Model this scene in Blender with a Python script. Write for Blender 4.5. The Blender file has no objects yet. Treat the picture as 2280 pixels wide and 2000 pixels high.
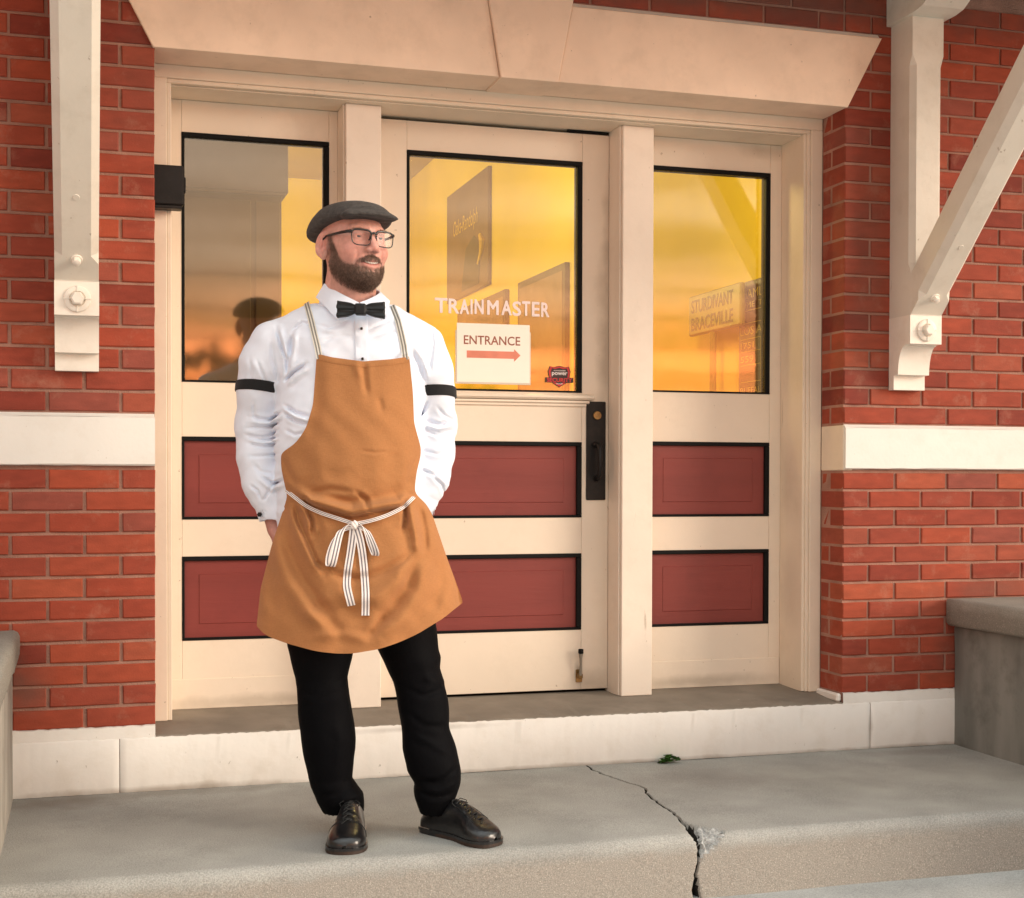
import bpy, bmesh, math, random
import numpy as np
from mathutils import Vector, Matrix
random.seed(7); np.random.seed(7)
C = bpy.data.collections.new('scene_objects'); bpy.context.scene.collection.children.link(C)
S = bpy.context.scene
# ------------------------------------------------------------------ camera
YAW, PITCH, ROLL, FPX = 0.29256, -0.01571, 0.00214, 3174.9
CAM = Vector((-0.2357, -4.9768, 1.0575))
fwd = Vector((math.sin(YAW)*math.cos(PITCH), math.cos(YAW)*math.cos(PITCH), math.sin(PITCH)))
r0 = Vector((math.cos(YAW), -math.sin(YAW), 0)); u0 = r0.cross(fwd)
rr = r0*math.cos(ROLL) + u0*math.sin(ROLL); uu = u0*math.cos(ROLL) - r0*math.sin(ROLL)
cd = bpy.data.cameras.new('camera'); cam = bpy.data.objects.new('camera', cd); C.objects.link(cam)
m = Matrix((rr, uu, -fwd)).transposed().to_4x4(); m.translation = CAM; cam.matrix_world = m
cd.sensor_width = 36; cd.sensor_fit = 'HORIZONTAL'; cd.lens = 36*FPX/2280; cd.shift_y = 119.9/2280
cd.clip_start = .05; cd.clip_end = 3000
S.camera = cam
# ------------------------------------------------------------------ view + world + sun
S.view_settings.view_transform = 'Standard'; S.view_settings.look = 'None'
S.view_settings.gamma = 1; S.view_settings.use_curve_mapping = False
S.view_settings.exposure = 1.88
W = bpy.data.worlds.new('World'); S.world = W; W.use_nodes = True
nt = W.node_tree; nt.nodes.clear(); N = nt.nodes.new; L = nt.links.new
out = N('ShaderNodeOutputWorld'); bgn = N('ShaderNodeBackground'); L(bgn.outputs[0], out.inputs[0])
sky = N('ShaderNodeTexSky'); sky.sky_type = 'NISHITA'; sky.sun_disc = False
sky.sun_elevation = math.radians(3); sky.sun_rotation = math.radians(168); sky.dust_density = 2
skb = N('ShaderNodeVectorMath'); skb.operation = 'SCALE'; skb.inputs[3].default_value = .9
L(sky.outputs[0], skb.inputs[0])
tc = N('ShaderNodeTexCoord'); mp = N('ShaderNodeMapping'); mp.inputs['Scale'].default_value = (2.2, 2.2, 13)
L(tc.outputs['Generated'], mp.inputs[0])
nz = N('ShaderNodeTexNoise'); nz.inputs['Scale'].default_value = 1.6; nz.inputs['Detail'].default_value = 7; nz.inputs['Roughness'].default_value = .6
L(mp.outputs[0], nz.inputs[0])
sep = N('ShaderNodeSeparateXYZ'); L(tc.outputs['Generated'], sep.inputs[0])
a1 = N('ShaderNodeMath'); a1.operation = 'MULTIPLY_ADD'; a1.inputs[1].default_value = .10; a1.inputs[2].default_value = -.05
L(nz.outputs[0], a1.inputs[0])
a2 = N('ShaderNodeMath'); a2.operation = 'ADD'; L(sep.outputs['Z'], a2.inputs[0]); L(a1.outputs[0], a2.inputs[1])
cr = N('ShaderNodeValToRGB'); L(a2.outputs[0], cr.inputs[0])
el = cr.color_ramp.elements
stops = [(0, (.08, .06, .05)), (.012, (.95, .42, .24)), (.035, (1.15, .38, .17)), (.068, (1.50, .38, .12)), (.098, (1.20, .38, .17)),
         (.122, (.55, .30, .20)), (.160, (.27, .23, .20)), (.30, (.34, .32, .29)), (.5, (.56, .55, .50)), (1, (.80, .84, .84))]
el[0].position, el[0].color = stops[0][0], (*stops[0][1], 1); el[1].position, el[1].color = 1, (*stops[-1][1], 1)
for p, c in stops[1:-1]:
    e = el.new(p); e.color = (*c, 1)
cl = N('ShaderNodeVectorMath'); cl.operation = 'SCALE'; cl.inputs[3].default_value = 11.5   # cloud deck in the same units as the sky texture
mp2 = N('ShaderNodeMapping'); mp2.inputs['Scale'].default_value = (1.8, 1.8, 32); L(tc.outputs['Generated'], mp2.inputs[0])
nz2 = N('ShaderNodeTexNoise'); nz2.inputs['Scale'].default_value = 1.5; nz2.inputs['Detail'].default_value = 6; L(mp2.outputs[0], nz2.inputs[0])
st2 = N('ShaderNodeMapRange'); L(nz2.outputs[0], st2.inputs[0]); st2.inputs[1].default_value = .36; st2.inputs[2].default_value = .64; st2.inputs[3].default_value = .36; st2.inputs[4].default_value = 1.5
ms2 = N('ShaderNodeVectorMath'); ms2.operation = 'SCALE'; L(cr.outputs[0], ms2.inputs[0]); L(st2.outputs[0], ms2.inputs[3])
L(ms2.outputs[0], cl.inputs[0])
mx = N('ShaderNodeMix'); mx.data_type = 'RGBA'; mx.inputs[0].default_value = .88
L(skb.outputs[0], mx.inputs[6]); L(cl.outputs[0], mx.inputs[7])
L(mx.outputs[2], bgn.inputs[0]); bgn.inputs[1].default_value = 0.075
sd = bpy.data.lights.new('sun', 'SUN'); sd.energy = .85; sd.angle = math.radians(24); sd.color = (1., .86, .70)
so = bpy.data.objects.new('sun', sd); C.objects.link(so)
so.rotation_euler = Vector((-.80, .52, -.24)).normalized().to_track_quat('-Z', 'Y').to_euler()

# ------------------------------------------------------------------ helpers
def link(o, parent=None):
    C.objects.link(o)
    if parent: o.parent = parent
    return o
def empty(name, loc=(0, 0, 0), rz=0, label=None, cat=None, group=None, parent=None):
    o = bpy.data.objects.new(name, None); o.location = loc; o.rotation_euler = (0, 0, rz); o.empty_display_size = .1
    link(o, parent); tag(o, label, cat, group); return o
def tag(o, label=None, cat=None, group=None, kind=None):
    for k, v in (('label', label), ('category', cat), ('group', group), ('kind', kind)):
        if v: o[k] = v
    return o
class MB:
    def __init__(s): s.v = []; s.f = []; s.uv = None
    def add(s, vs, fs):
        o = len(s.v); s.v += [tuple(v) for v in vs]; s.f += [tuple(i+o for i in f) for f in fs]; return s
    def box(s, x0, x1, y0, y1, z0, z1, b=0.0):
        if b <= 0:
            return s.add([(x0,y0,z0),(x1,y0,z0),(x1,y1,z0),(x0,y1,z0),(x0,y0,z1),(x1,y0,z1),(x1,y1,z1),(x0,y1,z1)],
                         [(0,3,2,1),(4,5,6,7),(0,1,5,4),(1,2,6,5),(2,3,7,6),(3,0,4,7)])
        bm = bmesh.new()
        for xs, x in ((1, x0), (-1, x1)):
            for ys, y in ((1, y0), (-1, y1)):
                for zs, z in ((1, z0), (-1, z1)):
                    bm.verts.new((x, y+ys*b, z+zs*b)); bm.verts.new((x+xs*b, y, z+zs*b)); bm.verts.new((x+xs*b, y+ys*b, z))
        bmesh.ops.convex_hull(bm, input=bm.verts)
        bmesh.ops.dissolve_limit(bm, angle_limit=.01, verts=bm.verts, edges=bm.edges)
        bm.verts.index_update()
        s.add([v.co[:] for v in bm.verts], [[v.index for v in f.verts] for f in bm.faces]); bm.free(); return s
    def prism(s, poly, axis, a, b):
        """poly: 2D points; axis: extruded axis 0/1/2"""
        def P(p, t):
            q = list(p); q.insert(axis, t); return tuple(q)
        n = len(poly); vs = [P(p, a) for p in poly] + [P(p, b) for p in poly]
        fs = [tuple(range(n))[::-1], tuple(range(n, 2*n))] + [(i, (i+1) % n, n+(i+1) % n, n+i) for i in range(n)]
        return s.add(vs, fs)
    def tube(s, pts, r, n=8, cap=True):
        pts = [Vector(p) for p in pts]; k = len(pts); rs = r if isinstance(r, (list, tuple)) else [r]*k
        vs = []; prev = None
        for i, p in enumerate(pts):
            t = (pts[min(i+1, k-1)] - pts[max(i-1, 0)]).normalized()
            if prev is None:
                a = Vector((0, 0, 1)) if abs(t.z) < .9 else Vector((1, 0, 0)); x = t.cross(a).normalized()
            else: x = (prev - t*prev.dot(t)).normalized()
            prev = x; y = t.cross(x)
            for j in range(n):
                an = 2*math.pi*j/n; vs.append(p + (x*math.cos(an)+y*math.sin(an))*rs[i])
        fs = [(i*n+j, i*n+(j+1) % n, (i+1)*n+(j+1) % n, (i+1)*n+j) for i in range(k-1) for j in range(n)]
        if cap: fs += [tuple(range(n))[::-1], tuple((k-1)*n+j for j in range(n))]
        return s.add(vs, fs)
    def grid(s, P):
        """P[i][j] points"""
        a, b = len(P), len(P[0])
        return s.add([p for r in P for p in r], [(i*b+j, i*b+j+1, (i+1)*b+j+1, (i+1)*b+j) for i in range(a-1) for j in range(b-1)])
    def lathe(s, c, axis, prof, n=20):
        """prof: (dist along axis, radius)"""
        ax = Vector(axis).normalized(); a = Vector((0, 0, 1)) if abs(ax.z) < .9 else Vector((1, 0, 0))
        x = ax.cross(a).normalized(); y = ax.cross(x); c = Vector(c)
        vs = [c+ax*d+(x*math.cos(2*math.pi*j/n)+y*math.sin(2*math.pi*j/n))*r for d, r in prof for j in range(n)]
        fs = [(i*n+j, i*n+(j+1) % n, (i+1)*n+(j+1) % n, (i+1)*n+j) for i in range(len(prof)-1) for j in range(n)]
        fs += [tuple(range(n))[::-1], tuple((len(prof)-1)*n+j for j in range(n))]
        return s.add(vs, fs)
    def mesh(s, name, smooth=None):
        me = bpy.data.meshes.new(name); me.from_pydata(s.v, [], s.f)
        bm = bmesh.new(); bm.from_mesh(me); bmesh.ops.recalc_face_normals(bm, faces=bm.faces)
        if smooth is not None:
            for f in bm.faces: f.smooth = True
            if smooth < 180:
                for e in bm.edges:
                    if len(e.link_faces) == 2 and e.calc_face_angle(0) > math.radians(smooth): e.smooth = False
        bm.to_mesh(me); bm.free(); return me
    def build(s, name, mat, parent=None, smooth=None):
        me = s.mesh(name, smooth); me.materials.append(mat)
        return link(bpy.data.objects.new(name, me), parent)
def solid(P, thick, dirv=None):
    """closed sheet from a grid of points, thickened along the local normals"""
    P = np.array(P, float); du = np.gradient(P, axis=0); dv = np.gradient(P, axis=1)
    n = np.cross(du, dv); n /= (np.linalg.norm(n, axis=2, keepdims=True)+1e-12)
    if dirv is not None and (n*np.array(dirv)).sum() < 0: n = -n
    Q = P - n*thick; a, b = P.shape[:2]; mb = MB()
    V = [tuple(p) for r in P for p in r] + [tuple(p) for r in Q for p in r]; o = a*b
    F = [(i*b+j, i*b+j+1, (i+1)*b+j+1, (i+1)*b+j) for i in range(a-1) for j in range(b-1)]
    F += [(o+i*b+j, o+(i+1)*b+j, o+(i+1)*b+j+1, o+i*b+j+1) for i in range(a-1) for j in range(b-1)]
    for i in range(a-1):
        F += [(i*b, (i+1)*b, o+(i+1)*b, o+i*b), (i*b+b-1, o+i*b+b-1, o+(i+1)*b+b-1, (i+1)*b+b-1)]
    for j in range(b-1):
        F += [(j, o+j, o+j+1, j+1), ((a-1)*b+j, (a-1)*b+j+1, o+(a-1)*b+j+1, o+(a-1)*b+j)]
    mb.add(V, F); mb.na = a; mb.nb = b; return mb
# ------------------------------------------------------------------ materials
def col(c): return (*c, 1) if len(c) == 3 else c
def srgb(r, g, b):
    f = lambda x: (x/255/12.92 if x <= 10 else ((x/255+.055)/1.055)**2.4)
    return (f(r), f(g), f(b))
def pmat(name, base, var=.12, scale=6., rough=.6, bump=.15, bscale=60., spec=.4, stretch=(1, 1, 1), coat=0., sheen=0., second=None, dist=.002,
         grime=None, gscale=3., gamt=.35, detail=6., sss=0., specks=None, cracks=None):
    M = bpy.data.materials.new(name); M.use_nodes = True; t = M.node_tree; n = t.nodes.new; l = t.links.new
    b = t.nodes['Principled BSDF']; g = n('ShaderNodeNewGeometry'); mpn = n('ShaderNodeMapping'); mpn.inputs['Scale'].default_value = stretch
    l(g.outputs['Position'], mpn.inputs[0])
    nn = n('ShaderNodeTexNoise'); nn.inputs['Scale'].default_value = scale; nn.inputs['Detail'].default_value = detail; l(mpn.outputs[0], nn.inputs[0])
    mr = n('ShaderNodeMapRange'); mr.inputs[1].default_value = .3; mr.inputs[2].default_value = .7; l(nn.outputs[0], mr.inputs[0])
    mxn = n('ShaderNodeMix'); mxn.data_type = 'RGBA'; l(mr.outputs[0], mxn.inputs[0])
    c2 = second or tuple(min(1, x*(1+var)) for x in base)
    mxn.inputs[6].default_value = col(tuple(x*(1-var) for x in base)); mxn.inputs[7].default_value = col(c2)
    last = mxn.outputs[2]
    if grime:
        gn = n('ShaderNodeTexNoise'); gn.inputs['Scale'].default_value = gscale; gn.inputs['Detail'].default_value = 9; gn.inputs['Roughness'].default_value = .65
        l(g.outputs['Position'], gn.inputs[0])
        gr = n('ShaderNodeMapRange'); gr.inputs[1].default_value = .5; gr.inputs[2].default_value = .78; gr.inputs[4].default_value = gamt; l(gn.outputs[0], gr.inputs[0])
        gm = n('ShaderNodeMix'); gm.data_type = 'RGBA'; l(gr.outputs[0], gm.inputs[0]); l(last, gm.inputs[6]); gm.inputs[7].default_value = col(grime); last = gm.outputs[2]
    for spec_, sc_, st_v, th_ in ([(specks, 55, (1, 1, .7), .70)] if specks else [])+([(cracks, 34, (1, 1, .10), .69)] if cracks else []):
        mq = n('ShaderNodeMapping'); mq.inputs['Scale'].default_value = st_v; l(g.outputs['Position'], mq.inputs[0])
        sn = n('ShaderNodeTexNoise'); sn.inputs['Scale'].default_value = sc_; sn.inputs['Detail'].default_value = 6; sn.inputs['Roughness'].default_value = .6; l(mq.outputs[0], sn.inputs[0])
        sr = n('ShaderNodeMapRange'); sr.inputs[1].default_value = th_; sr.inputs[2].default_value = th_+.03; sr.inputs[4].default_value = .7; l(sn.outputs[0], sr.inputs[0])
        sm = n('ShaderNodeMix'); sm.data_type = 'RGBA'; l(sr.outputs[0], sm.inputs[0]); l(last, sm.inputs[6]); sm.inputs[7].default_value = col(spec_); last = sm.outputs[2]
    l(last, b.inputs['Base Color'])
    b.inputs['Roughness'].default_value = rough; b.inputs['Specular IOR Level'].default_value = spec
    if coat: b.inputs['Coat Weight'].default_value = coat; b.inputs['Coat Roughness'].default_value = .12
    if sheen: b.inputs['Sheen Weight'].default_value = sheen
    if sss: b.inputs['Subsurface Weight'].default_value = sss; b.inputs['Subsurface Radius'].default_value = (.012, .005, .003); b.inputs['Subsurface Scale'].default_value = .5
    if bump:
        bn = n('ShaderNodeTexNoise'); bn.inputs['Scale'].default_value = bscale; bn.inputs['Detail'].default_value = 5; l(mpn.outputs[0], bn.inputs[0])
        bu = n('ShaderNodeBump'); bu.inputs['Strength'].default_value = bump; bu.inputs['Distance'].default_value = dist; l(bn.outputs[0], bu.inputs['Height']); l(bu.outputs[0], b.inputs['Normal'])
    return M
def blob_stain(M, blobs, colr):
    """stains of a shape of their own: list of (centre, radii, amount)"""
    t = M.node_tree; n = t.nodes.new; l = t.links.new; b = t.nodes['Principled BSDF']
    src = b.inputs['Base Color'].links[0].from_socket; g = n('ShaderNodeNewGeometry')
    nn = n('ShaderNodeTexNoise'); nn.inputs['Scale'].default_value = 9; nn.inputs['Detail'].default_value = 6; l(g.outputs['Position'], nn.inputs[0])
    for c, r, amt in blobs:
        s = n('ShaderNodeVectorMath'); s.operation = 'SUBTRACT'; l(g.outputs['Position'], s.inputs[0]); s.inputs[1].default_value = c
        d = n('ShaderNodeVectorMath'); d.operation = 'DIVIDE'; l(s.outputs[0], d.inputs[0]); d.inputs[1].default_value = r
        le = n('ShaderNodeVectorMath'); le.operation = 'LENGTH'; l(d.outputs[0], le.inputs[0])
        ad = n('ShaderNodeMath'); ad.operation = 'MULTIPLY_ADD'; l(nn.outputs[0], ad.inputs[0]); ad.inputs[1].default_value = -1.6; l(le.outputs['Value'], ad.inputs[2])
        mr = n('ShaderNodeMapRange'); l(ad.outputs[0], mr.inputs[0]); mr.inputs[1].default_value = -.6; mr.inputs[2].default_value = .35; mr.inputs[3].default_value = amt; mr.inputs[4].default_value = 0
        mx = n('ShaderNodeMix'); mx.data_type = 'RGBA'; l(mr.outputs[0], mx.inputs[0]); l(src, mx.inputs[6]); mx.inputs[7].default_value = col(colr); src = mx.outputs[2]
    l(src, b.inputs['Base Color'])
CREAM = (.80, .68, .54); DIRT = (.36, .27, .18)
M_paint = pmat('aged_cream_paint', CREAM, .05, 3, .5, .3, 30, grime=(.50, .40, .29), gscale=5, gamt=.28, specks=DIRT, cracks=(.5, .4, .3))
M_door = pmat('door_cream_paint', (.82, .70, .57), .05, 3, .45, .3, 25, grime=(.52, .42, .31), gscale=6, gamt=.25, specks=DIRT)
blob_stain(M_door, [((1.775, .37, 1.62), (.05, .3, .5), .5), ((1.785, .37, 2.1), (.035, .3, .3), .35), ((1.70, .37, .25), (.12, .3, .06), .5), ((1.655, .37, .285), (.02, .3, .05), .7), ((.4, .37, .235), (.4, .3, .03), .4), ((2.2, .37, .24), (.4, .3, .03), .45), ((2.45, .37, 2.42), (.12, .3, .04), .4)], (.30, .23, .16))
M_post = pmat('post_cream_paint', (.84, .73, .62), .05, 3, .45, .35, 30, grime=(.55, .45, .35), gscale=8, gamt=.25, specks=DIRT, cracks=(.52, .42, .33))
M_cast = pmat('painted_cast_stone', (.90, .69, .53), .07, 5, .7, .4, 45, grime=(.58, .43, .31), gscale=7, gamt=.4, specks=(.4, .27, .18))
M_belt = pmat('white_painted_stone', (.80, .78, .73), .03, 4, .6, .3, 60, grime=(.6, .52, .42), gscale=14, gamt=.22, specks=(.5, .42, .33))
M_plinth = pmat('white_plinth_paint', (.82, .78, .73), .04, 3, .6, .4, 35, grime=(.60, .52, .42), gscale=9, gamt=.35, specks=(.30, .25, .20))
blob_stain(M_plinth, [((.0, 0, .005), (.5, .1, .018), .6), ((1.6, 0, .004), (1.2, .1, .012), .5), ((2.9, 0, .003), (.4, .1, .012), .5), ((2.74, 0, .09), (.012, .1, .09), .5), ((.9, 0, .17), (.3, .1, .012), .4)], (.27, .21, .16))
M_sill = pmat('worn_grey_threshold', (.24, .205, .165), .18, 5, .75, .3, 60, grime=(.14, .11, .09), gscale=8, gamt=.5, specks=(.5, .45, .4))
M_brk = pmat('bracket_paint', (.72, .67, .58), .05, 4, .5, .3, 40, grime=(.44, .38, .29), gscale=9, gamt=.35, specks=DIRT, cracks=(.33, .25, .18))
M_brk2 = pmat('bracket_block_paint', (.84, .78, .69), .05, 4, .5, .3, 40, grime=(.55, .45, .33), gscale=12, gamt=.3, specks=DIRT, cracks=(.5, .4, .3))
M_red = pmat('dark_red_panel_paint', (.225, .043, .036), .10, 3, .45, .35, 30, stretch=(.3, 1, 3), grime=(.14, .026, .024), gscale=5, gamt=.45)
M_black = pmat('black_trim', (.006, .006, .006), .2, 10, .6, .2, 60, .15)
M_iron = pmat('black_iron', (.009, .008, .008), .4, 14, .45, .3, 50, .3, grime=(.03, .024, .02), gscale=20, gamt=.5)
M_brass = pmat('tarnished_brass', (.30, .19, .08), .3, 30, .4, .2, 90); M_brass.node_tree.nodes['Principled BSDF'].inputs['Metallic'].default_value = .9
M_mortar = pmat('pink_grey_mortar', (.36, .19, .14), .22, 14, .9, .8, 150, dist=.004, grime=(.13, .085, .065), gscale=3.5, gamt=.75)
M_darkwood = pmat('dark_eave_boards', (.30, .25, .20), .1, 4, .7, .2, 40)
M_yellow = pmat('yellow_interior_wall', (.86, .66, .010), .06, 2, .7, .15, 80)
M_ceil = pmat('interior_ceiling', (.5, .36, .12), .06, 2, .8, 0)
M_floorin = pmat('interior_floor', (.10, .06, .035), .2, 4, .5, 0)
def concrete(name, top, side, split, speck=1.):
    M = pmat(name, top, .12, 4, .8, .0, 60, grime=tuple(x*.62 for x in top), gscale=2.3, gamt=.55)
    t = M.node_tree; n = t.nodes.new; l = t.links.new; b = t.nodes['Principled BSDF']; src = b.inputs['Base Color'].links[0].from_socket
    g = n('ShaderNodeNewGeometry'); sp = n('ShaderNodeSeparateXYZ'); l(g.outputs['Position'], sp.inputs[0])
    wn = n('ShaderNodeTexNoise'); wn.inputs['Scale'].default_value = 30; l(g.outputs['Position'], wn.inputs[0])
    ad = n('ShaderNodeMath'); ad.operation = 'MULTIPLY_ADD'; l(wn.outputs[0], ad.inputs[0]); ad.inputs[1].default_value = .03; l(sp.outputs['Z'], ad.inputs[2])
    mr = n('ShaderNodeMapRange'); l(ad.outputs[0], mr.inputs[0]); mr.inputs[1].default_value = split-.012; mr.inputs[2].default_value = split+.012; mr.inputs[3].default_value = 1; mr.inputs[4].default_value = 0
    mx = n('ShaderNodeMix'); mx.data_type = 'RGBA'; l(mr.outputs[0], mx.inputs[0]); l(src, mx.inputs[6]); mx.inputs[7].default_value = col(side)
    s1 = n('ShaderNodeTexNoise'); s1.inputs['Scale'].default_value = 260; s1.inputs['Detail'].default_value = 2; l(g.outputs['Position'], s1.inputs[0])
    m2 = n('ShaderNodeMapRange'); l(s1.outputs[0], m2.inputs[0]); m2.inputs[1].default_value = .32; m2.inputs[2].default_value = .68; m2.inputs[3].default_value = 1-.22*speck; m2.inputs[4].default_value = 1+.22*speck
    mu = n('ShaderNodeVectorMath'); mu.operation = 'SCALE'; l(mx.outputs[2], mu.inputs[0]); l(m2.outputs[0], mu.inputs[3])
    vo = n('ShaderNodeTexVoronoi'); vo.inputs['Scale'].default_value = 120; l(g.outputs['Position'], vo.inputs[0])
    m3 = n('ShaderNodeMapRange'); l(vo.outputs['Distance'], m3.inputs[0]); m3.inputs[1].default_value = .13; m3.inputs[2].default_value = .2; m3.inputs[3].default_value = .45; m3.inputs[4].default_value = 0
    m4 = n('ShaderNodeMath'); m4.operation = 'MULTIPLY'; l(m3.outputs[0], m4.inputs[0]); l(mr.outputs[0], m4.inputs[1])
    mx2 = n('ShaderNodeMix'); mx2.data_type = 'RGBA'; l(m4.outputs[0], mx2.inputs[0]); l(mu.outputs[0], mx2.inputs[6]); mx2.inputs[7].default_value = (.75, .68, .6, 1)
    l(mx2.outputs[2], b.inputs['Base Color'])
    bu = n('ShaderNodeBump'); bu.inputs['Strength'].default_value = .35; bu.inputs['Distance'].default_value = .003; l(s1.outputs[0], bu.inputs['Height']); l(bu.outputs[0], b.inputs['Normal'])
    return M
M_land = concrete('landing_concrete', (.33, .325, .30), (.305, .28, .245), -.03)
blob_stain(M_land, [((-.3, -.1, 0), (.25, .12, .1), .6), ((.0, -.05, 0), (.5, .06, .1), .4), ((1.9, -.35, 0), (.35, .2, .1), .25), ((2.9, -.1, 0), (.3, .08, .1), .4)], (.17, .135, .11))
M_pave = concrete('pavement_concrete', (.385, .385, .37), (.3, .3, .3), -5)
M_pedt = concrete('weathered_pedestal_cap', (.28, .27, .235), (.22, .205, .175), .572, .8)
M_pedb = pmat('stained_pedestal_concrete', (.205, .205, .185), .25, 3, .85, .35, 120, stretch=(1, 3, .6), grime=(.07, .065, .055), gscale=5, gamt=.8)
# brick
M_brick = bpy.data.materials.new('red_brick'); M_brick.use_nodes = True
t = M_brick.node_tree; n = t.nodes.new; l = t.links.new; b = t.nodes['Principled BSDF']
oi = n('ShaderNodeObjectInfo'); g = n('ShaderNodeNewGeometry')
rp = n('ShaderNodeValToRGB'); l(oi.outputs['Random'], rp.inputs[0]); e = rp.color_ramp.elements
e[0].position = 0; e[0].color = (.21, .036, .026, 1); e[1].position = 1; e[1].color = (.40, .085, .045, 1)
for p, c in ((.25, (.34, .060, .034)), (.5, (.30, .056, .036)), (.7, (.38, .070, .036)), (.85, (.28, .068, .052))):
    k = e.new(p); k.color = (*c, 1)
nn = n('ShaderNodeTexNoise'); nn.noise_dimensions = '4D'; nn.inputs['Scale'].default_value = 22; nn.inputs['Detail'].default_value = 7
mpn = n('ShaderNodeMapping'); mpn.inputs['Scale'].default_value = (.6, .6, 1.6); l(g.outputs['Position'], mpn.inputs[0]); l(mpn.outputs[0], nn.inputs['Vector']); l(oi.outputs['Random'], nn.inputs['W'])
mr = n('ShaderNodeMapRange'); mr.inputs[1].default_value = .35; mr.inputs[2].default_value = .75; mr.inputs[3].default_value = .80; mr.inputs[4].default_value = 1.08; l(nn.outputs[0], mr.inputs[0])
mu = n('ShaderNodeVectorMath'); mu.operation = 'SCALE'; l(rp.outputs[0], mu.inputs[0]); l(mr.outputs[0], mu.inputs[3])
n2 = n('ShaderNodeTexNoise'); n2.inputs['Scale'].default_value = 7; n2.inputs['Detail'].default_value = 9; n2.inputs['Roughness'].default_value = .7; l(g.outputs['Position'], n2.inputs['Vector'])
mr2 = n('ShaderNodeMapRange'); mr2.inputs[1].default_value = .55; mr2.inputs[2].default_value = .8; mr2.inputs[4].default_value = .7; l(n2.outputs[0], mr2.inputs[0])
mxn = n('ShaderNodeMix'); mxn.data_type = 'RGBA'; l(mr2.outputs[0], mxn.inputs[0]); l(mu.outputs[0], mxn.inputs[6]); mxn.inputs[7].default_value = (.42, .20, .15, 1)
tnt = n('ShaderNodeVectorMath'); tnt.operation = 'MULTIPLY'; l(mxn.outputs[2], tnt.inputs[0]); tnt.inputs[1].default_value = (1.03, 1.08, .98)
l(tnt.outputs[0], b.inputs['Base Color']); b.inputs['Roughness'].default_value = .75; b.inputs['Specular IOR Level'].default_value = .25
bn = n('ShaderNodeTexNoise'); bn.inputs['Scale'].default_value = 160; bn.inputs['Detail'].default_value = 4; l(g.outputs['Position'], bn.inputs['Vector'])
bu = n('ShaderNodeBump'); bu.inputs['Strength'].default_value = .35; bu.inputs['Distance'].default_value = .002; l(bn.outputs[0], bu.inputs['Height']); l(bu.outputs[0], b.inputs['Normal'])
blob_stain(M_brick, [((2.0, 0, 2.9), (1.5, .4, .10), .8), ((2.72, 0, 1.95), (.13, .4, .62), .45), ((3.15, 0, .35), (.16, .3, .12), .45), ((3.3, 0, .62), (.25, .3, .06), .5), ((-.45, 0, .38), (.12, .3, .10), .75), ((-.05, 0, 2.35), (.15, .3, .25), .25)], (.17, .075, .055))  # band above the lintel: dark stain with the eave's shade painted in
# ------------------------------------------------------------------ SETTING
g0 = MB(); g0.add([(-400, -600, -.19), (400, -600, -.19), (400, 30, -.19), (-400, 30, -.19)], [(0, 1, 2, 3)])
tag(g0.build('ground', M_pave), kind='structure')
# landing with the crack running through it
LY = -1.075
prof = [(.10, 0.0)] + [(.02 - i*(.02-LY-.035)/42, 0.0) for i in range(43)]
for i in range(1, 9):
    a = i/8*math.pi/2; prof.append((LY+.035-.035*math.sin(a)*1.0, -.035+.035*math.cos(a)))
for i in range(1, 15): prof.append((LY-.004*i/14, -.035-i*(.165)/14))
plen = [0]
for i in range(1, len(prof)): plen.append(plen[-1]+math.dist(prof[i], prof[i-1]))
crk = [(1.556, .06), (1.549, -.08), (1.556, -.162), (1.570, -.24), (1.586, -.305), (1.612, -.40), (1.612, -.44), (1.590, -.50), (1.580, -.60), (1.574, -.628), (1.566, -.70), (1.568, -.773), (1.552, -.85), (1.545, -.94), (1.532, -1.0), (1.524, -1.06)]
crk_s = [.10-y for x, y in crk] + [1.23, 1.27, 1.30, 1.34]; crk_x = [x for x, y in crk] + [1.530, 1.518, 1.513, 1.520]
offs = [-3.4, -2.6, -2.2, -1.6, -1.0, -.5, -.25, -.12, -.06, -.03, -.02, -.014, -.010, -.006, -.0035, -.0015, 0, .0015, .0035, .006, .010, .014, .018, .022, .027, .032, .038, .044, .05, .056, .062, .068, .074, .08, .087, .094, .1, .12, .16, .25, .5, 1.0, 1.5, 1.63, 2.6]
rs = random.Random(3); P = []; DEP = []
for i, (y, z) in enumerate(prof):
    s_ = plen[i]; jit = rs.uniform(-1, 1)*.0045
    xc = np.interp(s_, crk_s, crk_x) + jit; row = []
    w = np.interp(s_, [0, .3, .8, 1.0, 1.08, 1.13, 1.19, 1.25, 1.29, 1.33], [.0012, .0026, .0020, .0028, .010, .014, .006, .0026, .0032, .008])
    chipc = math.exp(-((s_-1.165)/.055)**2)
    for o in offs:
        x = xc+o if abs(o) < 2 else o+1.55
        d = .05*math.exp(-(o/w)**2) if abs(o) < .06 else 0
        ch = 0
        if 0 < o < .13 and chipc > .02:
            wd = .098*max(0, 1-abs(s_-1.15)/.10); 
            if wd > 0 and o < wd: ch = .030*(1-(o/wd))**.5*chipc + rs.uniform(-.004, .004)
        ny, nz_ = (0, 1) if z >= -.001 else ((-1, 0) if z < -.034 else (-.7, .7))
        tt = d+ch+.0012*math.sin(x*7+y*5); DEP.append((d, ch))
        wob = .004*math.sin(x*3.1+1)+.003*math.sin(x*9.7) if ny else 0
        row.append((x, y - ny*tt + wob, z - nz_*tt))
    P.append(row)
lnd = tag(MB().grid(P).build('landing', M_land, smooth=35), kind='structure')
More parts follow.
